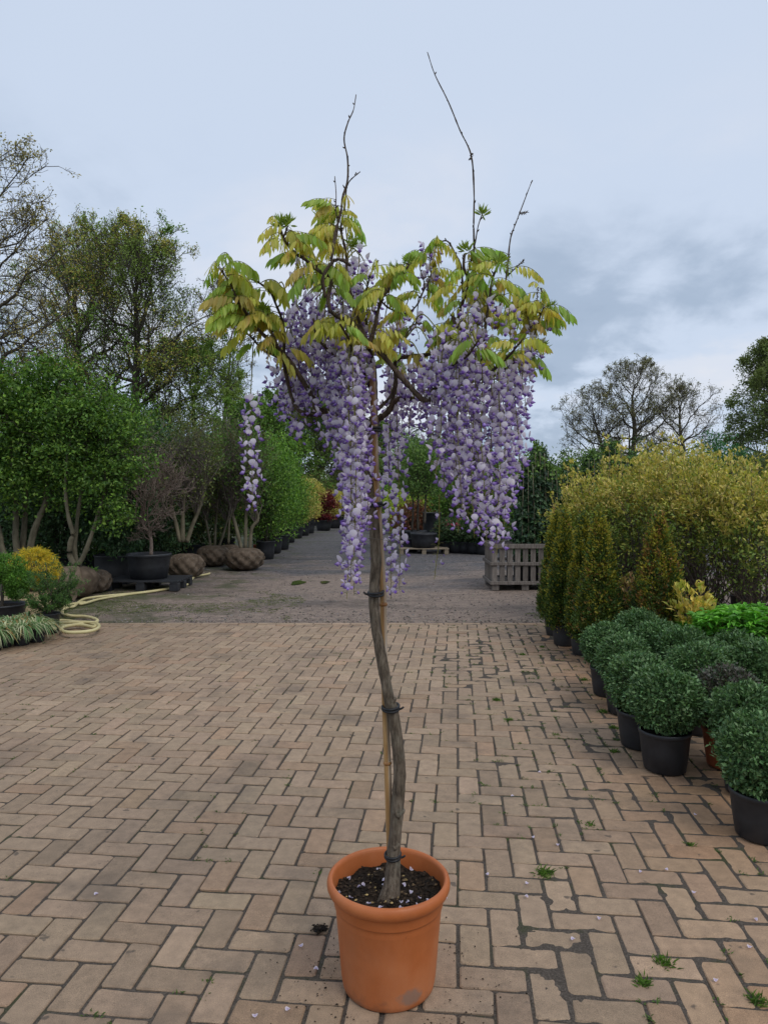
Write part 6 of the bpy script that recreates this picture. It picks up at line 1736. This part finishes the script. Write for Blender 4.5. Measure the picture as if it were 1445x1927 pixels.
broad_tree('oak_tree', 'lighter nearly bare oak on the far skyline between the bushes', place(1287, 80), 13.8, 9.0, (5.0, 5, 5.0), 0.42, 808, 22, (7, 5, 4), GREY, (0.16, 0.08), 1, 0.25, 'oaks on the far skyline', 0.024, thin=0.7)
broad_tree('ash_tree', 'tall green tree at the border beyond the yellow-green shrubs', place(1462, 46), 11.0, 6.6, (3.4, 3.2, 4.6), 0.28, 809, 22, (8, 6, 4), [(0.09, 0.13, 0.04), (0.13, 0.16, 0.05)], (0.15, 0.08), 5, 0.15, 'oaks on the far skyline', 0.02)
for i, (px, d, top, w, cols, lab) in enumerate([
        (1362, 38, 828, 2.0, [(0.03, 0.10, 0.035), (0.045, 0.13, 0.045)], 'rounded deep green bush below the lighter skyline oak'), (1225, 42, 842, 2.2, [(0.05, 0.085, 0.035), (0.07, 0.11, 0.045)], 'dull green bush at the foot of the large skyline oak'), (1090, 45, 845, 2.4, [(0.08, 0.13, 0.04), (0.11, 0.16, 0.05)], 'mid green bush showing above the ivy columns'), (1300, 46, 868, 2.4, [(0.05, 0.085, 0.04)], 'low dull bush at the foot of the lighter skyline oak'), (1430, 36, 862, 1.8, [(0.06, 0.08, 0.05), (0.08, 0.1, 0.05)], 'grey-green bush beside the deep green round bush'), (1160, 44, 850, 2.2, [(0.06, 0.10, 0.035)], 'dark green bush between the skyline oaks and the ivy'), (1030, 44, 870, 2.2, [(0.06, 0.10, 0.03)], 'green bush behind the crate of ivy'), (960, 46, 868, 2.4, HORN, 'green bush on the horizon behind the long racemes'), (1480, 30, 850, 1.8, OLIVE, 'olive bush at the border behind the yellow-green shrubs')]):
    b = place(px, d); rg = np.random.default_rng(820 + i); topz = P(px, top, d)[2]
    t = thing('distant_bush', lab, 'bush', tuple(b), 'bushes on the horizon')
    crown_on(t, rg, (0, 0, topz * 0.5), (w, w, topz * 0.52), 700, 11, 0.17, 0.085, cols, [(0, 0, .1), (0, 0, 1.2)], 0.4, 0.2, csz=0.2, ntw=40, twr=0.03)
for i, (px, d, top, w, cols) in enumerate([(470, 34, 760, 2.2, HORN), (540, 36, 745, 2.4, OLIVE + HORN), (600, 40, 730, 2.6, OLIVE), (650, 44, 770, 2.4, OLIVE), (720, 48, 800, 2.6, HORN + OLIVE), (830, 46, 835, 2.4, HORN), (900, 48, 850, 2.4, OLIVE)]):
    h = P(px, top, d)[2]
    broad_tree('woodland_tree', ['bushy green tree beyond the row of potted shrubs', 'tall thin-leaved tree seen through the purple racemes', 'brownish thin tree behind the racemes over the track', 'dull olive tree closing the view over the track', 'green tree behind the small trees on the pallet', 'low green tree on the horizon behind the right racemes', 'low olive tree on the horizon left of the ivy'][i], place(px, d), h, h * 0.55, (w, w, h * 0.48), 0.16, 850 + i, 18, (7, 5, 4), cols, (0.13, 0.07), 4, 0.12, 'trees closing the view over the track', 0.014)
# a far wood behind everything
rg = np.random.default_rng(900); lg = Geo()
for k in range(190):
    a = R(-66 + 132 * k / 189 + rg.normal(0, 0.3)); d = 92 + 14 * rg.random()
    c = np.array((math.sin(a) * d, math.cos(a) * d, 2.0)); hh = 2.4 + 2.4 * rg.random()
    C = cloud_pts(rg, 90, c, (3.4, 3, hh), 0.5, 0.25)
    cloud(lg, rg, C, c, 9, 0.35, 0.5, 0.26, [(0.05, 0.075, 0.035), (0.07, 0.09, 0.045), (0.06, 0.07, 0.045)], 0.5, 0.2)
tag(obj('far_wood', lg, M['leaf']), 'far-off dark strip of wood along the horizon', 'wood', kind='stuff')
